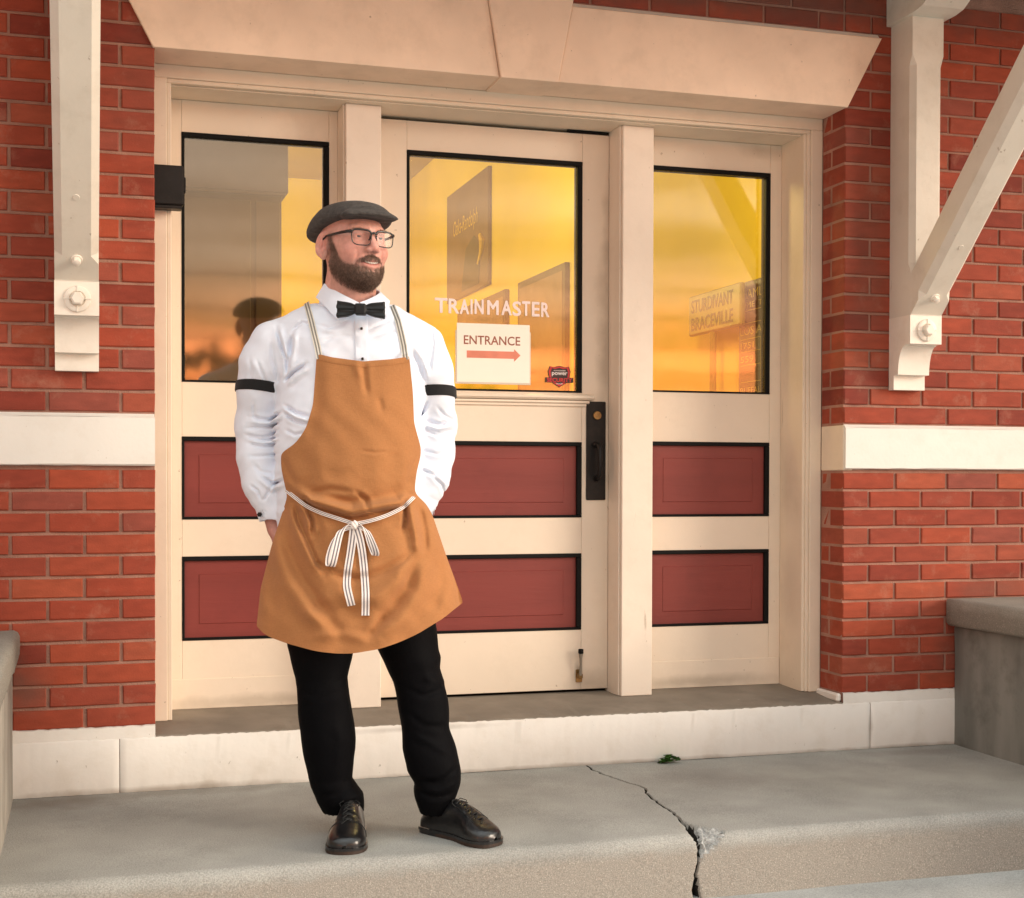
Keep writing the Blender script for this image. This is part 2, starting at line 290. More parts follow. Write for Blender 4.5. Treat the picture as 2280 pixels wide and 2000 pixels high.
M_crack = pmat('crack_shade_and_dirt', (.018, .015, .012), .3, 60, .95, .5, 150); M_chipc = pmat('fresh_broken_concrete', (.40, .40, .385), .45, 70, .85, .9, 130, dist=.006)  # deep crack faces coloured dark: its shade painted in, along with dirt
lnd.data.materials.append(M_crack); lnd.data.materials.append(M_chipc)
for f in lnd.data.polygons:
    dm = sum(DEP[v][0] for v in f.vertices)/4; cm_ = sum(DEP[v][1] for v in f.vertices)/4
    if dm > .010: f.material_index = 1
    elif cm_ > .0035: f.material_index = 2
M_chip = pmat('fresh_broken_concrete', (.42, .43, .42), .35, 90, .8, .6, 160)
# ------------------------------------------------------------------ BUILDING
XR = 2.62; BW = .235; J = .0105; CH = .0728
bld = empty('brick_building', (0, 0, 0), 0, 'red brick station front with cream three-part entrance, white belt course and timber eave brackets', 'building')
core = MB()
core.box(-4, -.001, .007, .45, -.19, 4.1); core.box(XR+.001, 7, .007, .45, -.19, 4.1); core.box(-.001, XR+.001, .007, .45, 2.52, 4.1)
core.build('wall', M_mortar, bld)
def brick_mesh(w, d, h, seed, side=0):
    """box with chamfered, slightly uneven front edges; side=+1/-1 also finishes that end face"""
    R = random.Random(seed); j = lambda a=.0012: R.uniform(-a, a); c = .0034
    mb = MB(); x0, x1, z0, z1 = -w/2, w/2, -h/2, h/2
    V = [(x0+c+j(), 0+j(.0004), z0+c+j()), (x1-c+j(), j(.0004), z0+c+j()), (x1-c+j(), j(.0004), z1-c+j()), (x0+c+j(), j(.0004), z1-c+j()),
         (x0+j(), c, z0+j()), (x1+j(), c, z0+j()), (x1+j(), c, z1+j()), (x0+j(), c, z1+j()), (x0, d, z0), (x1, d, z0), (x1, d, z1), (x0, d, z1),
         (j(.01), c+j(.0003), z0+j(.0012)), (j(.01), c, z1+j(.0012)), (j(.01), j(.0004), z0+c+j(.0012)), (j(.01), j(.0004), z1-c+j(.0012))]
    F = [(0, 14, 15, 3), (14, 1, 2, 15), (4, 12, 14, 0), (12, 5, 1, 14), (1, 5, 6, 2), (2, 6, 13, 15), (15, 13, 7, 3), (3, 7, 4, 0), (4, 8, 9, 5, 12), (5, 9, 10, 6), (6, 10, 11, 7, 13), (7, 11, 8, 4), (8, 11, 10, 9)]
    mb.add(V, F); me = mb.mesh('brick'); me.materials.append(M_brick); return me
cache = {}; nb = [0]; rest = MB(); RB = random.Random(11)
def brick(x0, x1, z, h=CH-J, d=.10, y=0., rot=0, near=True):
    """x0..x1 is the run of the face; rot: 0 front face, 1 reveal facing +x, -1 reveal facing -x"""
    w = round(x1-x0, 4); k = (w, round(h, 4), round(d, 3), RB.randint(0, 3))
    dy = RB.uniform(-.0012, .0012); xm = (x0+x1)/2
    if near and nb[0] < 292:
        if k not in cache: cache[k] = brick_mesh(w, d, h, hash(k) % 9999)
        o = bpy.data.objects.new('brick', cache[k]); link(o, bld)
        if rot == 0: o.location = (xm, y+dy, z); o.rotation_euler = (0, RB.uniform(-.003, .003), 0)
        elif rot == -1: o.location = (y+dy, xm, z); o.rotation_euler = (0, 0, -math.pi/2)
        else: o.location = (y+dy, xm, z); o.rotation_euler = (0, 0, math.pi/2)
        nb[0] += 1
    else:
        if rot == 0: rest.box(x0, x1, y+dy, y+dy+.03, z-h/2, z+h/2)
        else: rest.box(*(sorted((y, y-.03*rot))), x0, x1, z-h/2, z+h/2)
rows = [(1.281+CH*(k+.5), k) for k in range(0, 38)] + [(1.095-CH*(k+.5), k+1) for k in range(12)]
for z, k in rows:
    par = k % 2
    up = z > 2.515
    if z > 1.2: par = (k+1) % 2
    # left pier: corner at x=0, par 0 -> full stretcher at corner
    if not (up and z > 2.95):
        x = 0.; w0 = BW if par == 0 else BW/2; first = True
        while x > -4:
            wd = w0 if first else BW
            brick(x-wd+J, x if first else x, z, near=(x-wd > -.72 and z < 2.75), d=.10 if (not first or par == 0) else .17)
            x -= wd; first = False
        if z < 2.52 and par == 0: brick(.112, .176, z, y=.0, rot=1, near=False)
        # right pier
        x = XR; first = True
        while x < 7:
            wd = (BW if par == 1 else BW/2) if first else BW
            x0, x1 = (x, x+wd-J) if first else (x, x+wd-J)
            vis = (x < 3.46) and z < 2.76 and not (z < .5 and x > 3.15)
            brick(x0, x1, z, near=vis, d=.10 if (not first or par == 1) else .1735)
            x += wd; first = False
        if z < 2.52:
            if par == 1: brick(.112, .1745, z, y=XR, rot=-1, near=True)
    if z > 2.78:
        x = -.9+BW/2*(k % 2)
        while x < XR+.3:
            x1_ = min(x+BW-J, XR-J)
            if x < -BW*.4 or x1_-x < .03: x += BW; continue
            brick(x, x1_, z, near=(z < 2.92 and x > 1.3)); x += BW
r_ = rest.build('brick_courses', M_brick, bld); tag(r_, 'red bricks of the wall beyond the framed view', kind='stuff')
# belt course, plinth
def slab(name, x0, x1, y0, z0, z1, mat, b=.004, y1=.05, seg=40, rough=.0015):
    """long stone with slightly uneven arrises"""
    R = random.Random(int((x0+5)*100+z0*1000)); n_ = max(2, int((x1-x0)/.06)); P = []
    for i in range(n_+1):
        x = x0+(x1-x0)*i/n_; j = lambda: R.uniform(-rough, rough)
        P.append([(x, y1, z0), (x, y0+b+.001, z0+j()*.5), (x, y0+j()*.3, z0+b+j()), (x, y0+j()*.3, (z0+z1)/2), (x, y0+j()*.3, z1-b+j()), (x, y0+b+.001, z1+j()*.5), (x, y1, z1), (x, y1, z0)])
    mb = MB().grid(P); mb.f.append(tuple(range(0, 7))); mb.f.append(tuple(range(n_*8, n_*8+7)))
    return mb.build(name, mat, bld, smooth=30)
for nm, xa, xb in (('belt_course', -2.2, -.001), ('belt_course', XR, 3.92), ('belt_course', 3.925, 6)):
    slab(nm, xa, xb, -.0155, 1.105, 1.2685, M_belt)
slab('belt_course', -4, -2.205, -.0155, 1.105, 1.2685, M_belt)
for xa, xb in ((-4, -.002), (XR+.002, 7)):   # sloped wash on top of the belt course
    MB().prism([(-.010, 1.2690), (.005, 1.2800), (.05, 1.2800), (.05, 1.2690)], 0, xa, xb).build('belt_wash', M_belt, bld)
MB().box(XR-.0025, XR+.04, .0, .174, 1.100, 1.277, .003).build('belt_return', M_paint, bld)
PX = [-.456, .305, 1.35, 2.725, 3.119]; PX = [-1.4, -.118, 2.74, 4.0]
yb = -.012
for i in range(3):
    xa, xb = PX[i]+.0012, PX[i+1]-.0012
    R = random.Random(i); n_ = int((xb-xa)/.012); P = []
    for k in range(n_+1):
        x = xa+(xb-xa)*k/n_; j = lambda a: R.uniform(-a, a)
        e_ = .004 if (k in (0, n_)) else .0
        opening = 0 <= x <= XR
        P.append([(x, .05, .001), (x, yb+e_+.003+j(.001), .001), (x, yb+e_+j(.0004), .006+abs(j(.006 if R.random() < .15 else .001))), (x, yb+e_+j(.0005), .09), (x, yb+e_+j(.0004), .177+j(.0015)), (x, yb+e_+.005, .184+j(.0015)), (x, .03, .186)])
    MB().grid(P).build('plinth', M_plinth, bld, smooth=40)
R = random.Random(5)
for xa, xb in ((-1.4, -.001), (XR+.001, 4.0)):   # painted mortar wash between plinth and bricks
    n_ = int((xb-xa)/.015); P = []
    for k in range(n_+1):
        x = xa+(xb-xa)*k/n_; j = R.uniform(-.003, .003)
        P.append([(x, yb+.006, .1835), (x, -.0055+R.uniform(-.001, .001), .200), (x, -.0035, .222+j), (x, .01, .226+j)])
    MB().grid(P).build('plinth_wash', M_plinth, bld, smooth=50)
# threshold: sloped worn sill, ragged paint line at its front
n_ = 220; P = []
for k in range(n_+1):
    x = XR*k/n_; x = .001+(XR-.002)*k/n_
    P.append([(x, .40, .214), (x, .376, .2145), (x, .2, .2075), (x, yb+.012+R.uniform(0, .005), .1885), (x, yb+.006, .1815)])
th = MB().grid(P).build('threshold', M_sill, bld, smooth=30)
MB().box(XR-.022, XR-.0005, .004, .172, .19, .222, .006).build('threshold_mortar', M_plinth, bld)
# lintel: flat arch of cast stone, three pieces
YL = -.013
def lint(name, poly, y0, y1, b=.004):
    bm = bmesh.new(); vs = [bm.verts.new((p[0], y0, p[1])) for p in poly]; f = bm.faces.new(vs)
    r_ = bmesh.ops.extrude_face_region(bm, geom=[f]); bmesh.ops.translate(bm, vec=(0, y1-y0, 0), verts=[v for v in r_['geom'] if isinstance(v, bmesh.types.BMVert)])
    bmesh.ops.recalc_face_normals(bm, faces=bm.faces)
    ed = [e for e in bm.edges if all(abs(v.co.y-y0) < 1e-5 for v in e.verts)]
    bmesh.ops.bevel(bm, geom=ed, offset=b, segments=2, affect='EDGES', profile=.6)
    me = bpy.data.meshes.new(name); bm.to_mesh(me); bm.free(); me.materials.append(M_cast); return link(bpy.data.objects.new(name, me), bld)
lint('lintel', [(-.004, 2.514), (1.2085, 2.514), (1.163, 2.795), (-.152, 2.795)], YL, .20)
lint('lintel', [(1.4325, 2.514), (XR+.003, 2.514), (2.772, 2.795), (1.486, 2.795)], YL, .20)
lint('keystone', [(1.2115, 2.509), (1.4295, 2.509), (1.513, 2.95), (1.138, 2.95)], YL-.014, .20, .005)
MB().prism([(YL+.002, 2.7955), (.002, 2.810), (.05, 2.810), (.05, 2.7955)], 0, 1.49, 2.76).build('lintel_wash', M_belt, bld)
lint('soffit_fillet', [(.0, 2.5135), (XR, 2.5135), (XR, 2.52), (0, 2.52)], .172, .44, .001)
# door frame: stepped casing, jamb faces, head and posts
DC, DD = .176, .376
fr = empty('door_frame', parent=bld)
def bx(name, x0, x1, y0, y1, z0, z1, mat, parent, b=.0025): return MB().box(x0, x1, y0, y1, z0, z1, b).build(name, mat, parent)
bx('casing_side', .001, .050, DC, .44, .2065, 2.4658, M_paint, fr); bx('casing_side', .0505, .0655, DC+.006, .44, .2075, 2.4505, M_paint, fr, .002)
bx('casing_side', 2.568, 2.619, DC, .44, .2065, 2.4658, M_paint, fr); bx('casing_side', 2.553, 2.5675, DC+.005, .44, .2075, 2.4505, M_paint, fr, .002)
bx('jamb', 2.5405, 2.5528, DC+.011, .44, .2085, 2.4505, M_paint, fr, .002)
bx('casing_head', .001, 2.619, DC, .44, 2.466, 2.513, M_paint, fr); bx('casing_head', .0505, 2.5675, DC+.006, .44, 2.451, 2.4655, M_paint, fr, .002)
bx('head_board', .0658, 2.5402, DC+.030, .44, 2.4455, 2.4505, M_paint, fr, .001)
bx('mullion_post', .695, .828, .245, .43, .2105, 2.4450, M_post, fr, .003); bx('mullion_post', 1.786, 1.916, .245, .43, .2105, 2.4450, M_post, fr, .003)
bx('stop_bead', 1.779, 1.7855, .262, .40, .212, 2.4450, M_post, fr, .001); bx('stop_bead', .6885, .6945, .262, .40, .212, 2.4450, M_post, fr, .001)
bx('gap_light_block', .829, .842, .4205, .4295, .2105, 2.445, M_black, fr, .001); bx('gap_light_block', 1.7665, 1.785, .4205, .4295, .2105, 2.445, M_black, fr, .001); bx('gap_light_block', .8425, 1.766, .4205, .4295, .2105, .236, M_black, fr, .001); bx('gap_light_block', .8425, 1.766, .4205, .4295, 2.42, 2.445, M_black, fr, .001)  # unseen black strips added behind the door gaps to block room light
# glass: real pane, reflects the evening sky and shows the lit room
M_glass = bpy.data.materials.new('window_glass'); M_glass.use_nodes = True; t = M_glass.node_tree; t.nodes.clear(); n = t.nodes.new; l = t.links.new
o_ = n('ShaderNodeOutputMaterial'); gl = n('ShaderNodeBsdfGlossy'); tr = n('ShaderNodeBsdfTransparent'); mxs = n('ShaderNodeMixShader')
g = n('ShaderNodeNewGeometry'); dn = n('ShaderNodeTexNoise'); dn.inputs['Scale'].default_value = 2.2; mpn = n('ShaderNodeMapping'); l(g.outputs['Position'], mpn.inputs[0]); l(mpn.outputs[0], dn.inputs[0])
bu = n('ShaderNodeBump'); bu.inputs['Strength'].default_value = .25; bu.inputs['Distance'].default_value = .004; l(dn.outputs[0], bu.inputs['Height']); l(bu.outputs[0], gl.inputs['Normal'])
dn2 = n('ShaderNodeTexNoise'); dn2.inputs['Scale'].default_value = 9; dn2.inputs['Detail'].default_value = 8; mp2 = n('ShaderNodeMapping'); mp2.inputs['Scale'].default_value = (3, 1, .35); l(g.outputs['Position'], mp2.inputs[0]); l(mp2.outputs[0], dn2.inputs[0])
mrr = n('ShaderNodeMapRange'); l(dn2.outputs[0], mrr.inputs[0]); mrr.inputs[3].default_value = .02; mrr.inputs[4].default_value = .07; l(mrr.outputs[0], gl.inputs['Roughness'])
fz = n('ShaderNodeLayerWeight'); fz.inputs[0].default_value = .5
fp = n('ShaderNodeMath'); fp.operation = 'POWER'; l(fz.outputs['Facing'], fp.inputs[0]); fp.inputs[1].default_value = 5
fm = n('ShaderNodeMath'); fm.operation = 'MULTIPLY_ADD'; l(fp.outputs[0], fm.inputs[0]); fm.inputs[1].default_value = .85; fm.inputs[2].default_value = .125
l(fm.outputs[0], mxs.inputs[0]); l(tr.outputs[0], mxs.inputs[1]); l(gl.outputs[0], mxs.inputs[2]); l(mxs.outputs[0], o_.inputs[0]); tr.inputs[0].default_value = (.96, .93, .85, 1)
gl.inputs[0].default_value = (1, .94, .88, 1)
M_panel = M_red
def red_panel(x0, x1, z0, z1, parent):
    """black bead round a recessed raised-and-fielded red panel"""
    b_ = .020; d1 = DD+.003
    mb = MB()
    for (a, b2, c, d) in ((x0, x1, z1-b_*.8, z1), (x0, x1, z0, z0+b_*.5), (x0, x0+b_*.45, z0+b_*.5, z1-b_*.8), (x1-b_, x1, z0+b_*.5, z1-b_*.8)): mb.box(a, b2, DD-.003, DD+.02, c, d, .002)
    mb.build('panel_bead', M_black, parent)
    xi0, xi1, zi0, zi1 = x0+b_*.45, x1-b_, z0+b_*.5, z1-b_*.8; q = .052
    V = [(xi0, DD+.011, zi0), (xi1, DD+.011, zi0), (xi1, DD+.011, zi1), (xi0, DD+.011, zi1)]
    V += [(xi0+q, DD+.0100, zi0+q*.95), (xi1-q, DD+.0100, zi0+q*.95), (xi1-q, DD+.0100, zi1-q*.95), (xi0+q, DD+.0100, zi1-q*.95)]
    e_ = .0025
    V += [(xi0+q+e_, DD+.0078, zi0+q*.95+e_), (xi1-q-e_, DD+.0078, zi0+q*.95+e_), (xi1-q-e_, DD+.0078, zi1-q*.95-e_), (xi0+q+e_, DD+.0078, zi1-q*.95-e_)]
    F = [(i, (i+1) % 4, 4+(i+1) % 4, 4+i) for i in range(4)] + [(4+i, 4+(i+1) % 4, 8+(i+1) % 4, 8+i) for i in range(4)] + [(8, 9, 10, 11)]
    m2 = MB().add(V, F); m2.box(xi0, xi1, DD+.017, DD+.03, zi0, zi1); m2.build('panel', M_red, parent)
def pane_set(x0, x1, z0, z1, parent):
    mb = MB(); t_ = .0155
    mb.box(x0, x1, DD-.004, DD+.0435, z1-t_*1.1, z1, .002); mb.box(x0, x1, DD-.003, DD+.0435, z0, z0+t_*.45, .001)
    mb.box(x0, x0+t_*.7, DD-.003, DD+.0435, z0+t_*.45, z1-t_*1.1, .002); mb.box(x1-t_*1.3, x1, DD-.003, DD+.0435, z0+t_*.45, z1-t_*1.1, .002)
    mb.build('glazing_bead', M_black, parent)
    MB().box(x0+t_*.7+.0005, x1-t_*1.3-.0005, DD+.010, DD+.014, z0+t_*.45+.0005, z1-t_*1.1-.0005).build('glass_pane', M_glass, parent)
def leaf(name, x0, x1, z0, z1, gx0, gx1, gz0, gz1, pan, label=None):
    p = empty(name, parent=bld)
    if label: p['label'] = label
    bx('stile', x0, gx0, DD, .42, z0, z1, M_door, p, .0012); bx('stile', gx1, x1, DD, .42, z0, z1, M_door, p, .0012)
    levels = [z1, gz1, gz0] + [v for q in pan for v in q] + [z0]
    for i in range(0, len(levels), 2): bx('rail', gx0+.0006, gx1-.0006, DD+.0008, .42, levels[i+1], levels[i], M_door, p, .001)
    pane_set(gx0, gx1, gz0, gz1, p)
    for a, b_ in pan: red_panel(gx0, gx1, b_, a, p)
    return p
sl1 = leaf('side_window', .066, .688, .214, 2.4445, .1132, .6553, 1.4167, 2.3278, [(1.2161, .9116), (.7752, .4659)], 'fixed cream sidelight left of the door, dark interior door behind its glass')
sl2 = leaf('side_window', 1.9165, 2.540, .214, 2.4445, 1.957, 2.4893, 1.4167, 2.3278, [(1.2161, .9116), (.7752, .4659)], 'fixed cream sidelight right of the door, evening sky in its glass')
door = leaf('entrance_door', .831, 1.7775, .226, 2.432, .9541, 1.6655, 1.4062, 2.3202, [(1.210, .911), (.768, .464)])
for p_ in (sl1, sl2):
    xa, xb = (.068, .686) if p_ is sl1 else (1.919, 2.538)
    bx('kick_board', xa, xb, DD-.004, DD-.0005, .2145, .325, M_door, p_, .0015)
# moulded ledge under the door glass
mb = MB(); ax, bx_ = .915, 1.668
mb.prism([(DD, 1.400), (DD-.020, 1.398), (DD-.030, 1.391), (DD-.030, 1.384), (DD-.022, 1.377), (DD, 1.375)], 0, ax-.02, 1.708)
mb.prism([(DD, 1.374), (DD-.015, 1.374), (DD-.017, 1.366), (DD-.010, 1.362), (DD, 1.362)], 0, ax-.01, 1.692)
mb.prism([(DD, 1.3615), (DD-.008, 1.3615), (DD-.008, 1.353), (DD, 1.350)], 0, ax, 1.682)
mb.build('glass_ledge', M_door, door)
# door furniture
bx('handle_plate', 1.683, 1.7655, DD-.007, DD-.0005, .980, 1.372, M_iron, door, .003)
MB().tube([(1.724, DD-.008, 1.200), (1.724, DD-.035, 1.198), (1.724, DD-.052, 1.185), (1.724, DD-.056, 1.13), (1.724, DD-.052, 1.085), (1.724, DD-.035, 1.068), (1.724, DD-.008, 1.066)], [.013, .010, .009, .0105, .009, .010, .012], 12).build('pull_handle', M_iron, door, smooth=60)
MB().box(1.704, 1.744, DD-.030, DD-.008, 1.197, 1.206, .003).build('thumb_latch', M_iron, door)
MB().lathe((1.727, DD-.007, 1.317), (0, -1, 0), [(0, .0175), (.007, .0170), (.009, .015), (.009, .006), (.0095, .004)], 24).build('lock_cylinder', M_brass, door, smooth=40)
mb = MB(); mb.lathe((1.654, DD-.030, .372), (0, 0, 1), [(0, .009), (.002, .0105), (.016, .0105), (.018, .009)], 14)
mb.build('stop_rubber_tip', M_black, door, smooth=40)
MB().tube([(1.654, DD-.030, .371), (1.654, DD-.030, .352), (1.655, DD-.028, .330), (1.656, DD-.022, .302), (1.656, DD-.018, .285)], [.009, .006, .005, .006, .007], 10).build('stop_arm', M_sill, door, smooth=60)
mb = MB(); mb.box(1.643, 1.669, DD-.004, DD-.0003, .255, .306, .001); mb.box(1.646, 1.666, DD-.022, DD-.004, .272, .29, .002); mb.build('stop_hinge', M_brass, door)
# black strip standing in for the shaded gap above the door
MB().box(1.60, 1.775, DD-.004, DD+.003, 2.4335, 2.4440, .001).build('head_gap_shade', M_black, door)
# black metal box at the left jamb
jb = empty('junction_box', (0.052, .1, 2.08), 0, 'black metal box fixed across the left casing beside the brick corner', 'metal box')
def rel(o, p): o.parent = p; o.location = tuple(-x for x in p.location) if not p.parent else o.location; return o
rel(MB().box(-.004, .104, .112, .165, 2.012, 2.148, .004).build('box_body', M_iron), jb)
rel(MB().box(.1045, .112, .13, .165, 2.06, 2.112, .002).build('box_hinge', M_iron), jb)
rel(MB().box(.0, .098, .120, .174, 2.0, 2.0115, .002).build('box_bracket', M_iron), jb)
# TRAINMASTER lettering and stickers
def text_obj(name, s, rect, y, mat, parent=None, plane='XZ', bold=0.0, extr=.0006, shear=0., fixed_x=0, flip=False, spacing=1.):
    cu = bpy.data.curves.new(name, 'FONT'); cu.body = s; cu.extrude = 0; cu.offset = bold; cu.resolution_u = 3; cu.shear = shear; cu.space_character = spacing
    ob = bpy.data.objects.new(name, cu); S.collection.objects.link(ob); bpy.context.view_layer.update()
    me = bpy.data.meshes.new_from_object(ob.evaluated_get(bpy.context.evaluated_depsgraph_get()))
    bpy.data.objects.remove(ob); V = np.array([v.co[:] for v in me.vertices]); mn, mxx = V.min(0), V.max(0)
    x0, x1, z0, z1 = rect
    for v in me.vertices:
        a = x0+(v.co.x-mn[0])/(mxx[0]-mn[0])*(x1-x0); b_ = z0+(v.co.y-mn[1])/(mxx[1]-mn[1])*(z1-z0)
        v.co = (a, y, b_) if plane == 'XZ' else (y, a, b_)
    me.materials.clear(); me.materials.append(mat)
    return link(bpy.data.objects.new(name, me), parent)
M_let = pmat('faded_pink_white_paint', (.93, .78, .76), .06, 30, .6, .1)
M_paper = pmat('warm_white_paper', (.95, .90, .80), .03, 6, .6, .05)
M_ink = pmat('faded_brown_ink', (.33, .11, .07), .15, 40, .6, 0)
M_arrow = pmat('faded_salmon_ink', (.74, .25, .17), .08, 20, .6, 0)
letters = empty('door_lettering', parent=door)
# hand-painted letters with uneven spacing: each its own piece
gx = [(1.066, 1.117, 'T'), (1.121, 1.163, 'R'), (1.166, 1.203, 'A'), (1.209, 1.217, 'I'), (1.225, 1.262, 'N'), (1.276, 1.323, 'M'), (1.334, 1.376, 'A'), (1.379, 1.415, 'S'), (1.418, 1.452, 'T'), (1.459, 1.491, 'E'), (1.497, 1.531, 'R')]
for i, (a, b_, ch) in enumerate(gx):
    dz = [.001, 0, -.001, 0, .001, 0, .0005, -.001, .001, 0, -.001][i]
    lo_ = text_obj('letter', ch, (a+.0018, b_-.0018, 1.7035+dz+.0015, 1.7605+dz-.0015), DD+.0085, M_let, door, bold=0)
    bm = bmesh.new()
    for q_, (ox, oz) in enumerate(((0, 0), (.0021, 0), (-.0021, 0), (0, .0018), (0, -.0018), (.0015, .0014), (-.0015, -.0014), (.0015, -.0014), (-.0015, .0014))):
        nv = len(bm.verts); bm.from_mesh(lo_.data); bm.verts.ensure_lookup_table()
        for v in bm.verts[nv:]: v.co += Vector((ox, -.00012*q_, oz))
    bm.to_mesh(lo_.data); bm.free()
bpy.data.objects.remove(letters)
es = empty('entrance_sign', (1.30, DD+.008, 1.55), 0, 'white paper ENTRANCE notice with a right arrow taped low on the door glass', 'sign')
MB().box(1.154, 1.450, DD+.0072, DD+.0085, 1.440, 1.668, .0003).build('paper', M_paper, es); 
MB().box(1.149, 1.455, DD+.0087, DD+.0096, 1.433, 1.640, .0003).build('plastic_sleeve', pmat('clear_sleeve', (.70, .62, .52), .03, 6, .3, 0), es)
text_obj('lettering', 'ENTRANCE', (1.182, 1.411, 1.586, 1.621), DD+.0068, M_ink, es, bold=.012)
MB().prism([(1.194, 1.562), (1.386, 1.562), (1.386, 1.572), (1.412, 1.548), (1.386, 1.523), (1.386, 1.534), (1.194, 1.534)], 1, DD+.0066, DD+.007).build('arrow', M_arrow, es)
for c in es.children: c.location = -es.location
ss = empty('security_sticker', (1.573, DD+.008, 1.47), 0, 'small red and black shield-shaped security sticker in the lower right corner of the door glass', 'sticker')
M_sred = pmat('sticker_red', (.62, .035, .04), .1, 20, .4, 0); M_sblk = pmat('sticker_dark', (.045, .025, .025), .1, 20, .4, 0); M_swh = pmat('sticker_white', (.8, .72, .7), .05, 20, .4, 0)
def shield(cx, cz, w, h):
    pts = [(-.78, .88), (-.45, .80), (0, .93), (.45, .80), (.78, .88), (.92, .45), (.86, 0), (.78, -.35), (.5, -.66), (.2, -.84), (0, -1), (-.2, -.84), (-.5, -.66), (-.78, -.35), (-.86, 0), (-.92, .45)]
    return [(cx+a*w, cz+b_*h) for a, b_ in pts]
MB().prism(shield(1.5735, 1.4705, .0510, .0445), 1, DD+.0078, DD+.0085).build('shield_edge', M_sblk, ss)
MB().prism(shield(1.5735, 1.4705, .0480, .0415), 1, DD+.0073, DD+.0078).build('shield_rim', M_sred, ss)
MB().prism(shield(1.5735, 1.4715, .0400, .0345), 1, DD+.0068, DD+.0073).build('shield_field', M_sblk, ss)
MB().box(1.515, 1.632, DD+.0062, DD+.0068, 1.4455, 1.4655).build('ribbon', M_sblk, ss)
text_obj('lettering', 'SECURITY', (1.521, 1.627, 1.4475, 1.4635), DD+.0058, M_sred, ss, bold=.03)
text_obj('lettering', 'power', (1.542, 1.607, 1.470, 1.4865), DD+.0063, M_swh, ss, bold=.02)
text_obj('lettering', 'AUTHORIZED', (1.549, 1.600, 1.4905, 1.4945), DD+.0063, M_swh, ss, bold=.03)
text_obj('lettering', 'DEALER', (1.560, 1.588, 1.4385, 1.4425), DD+.0063, M_swh, ss, bold=.03)
for c in ss.children: c.location = -ss.location
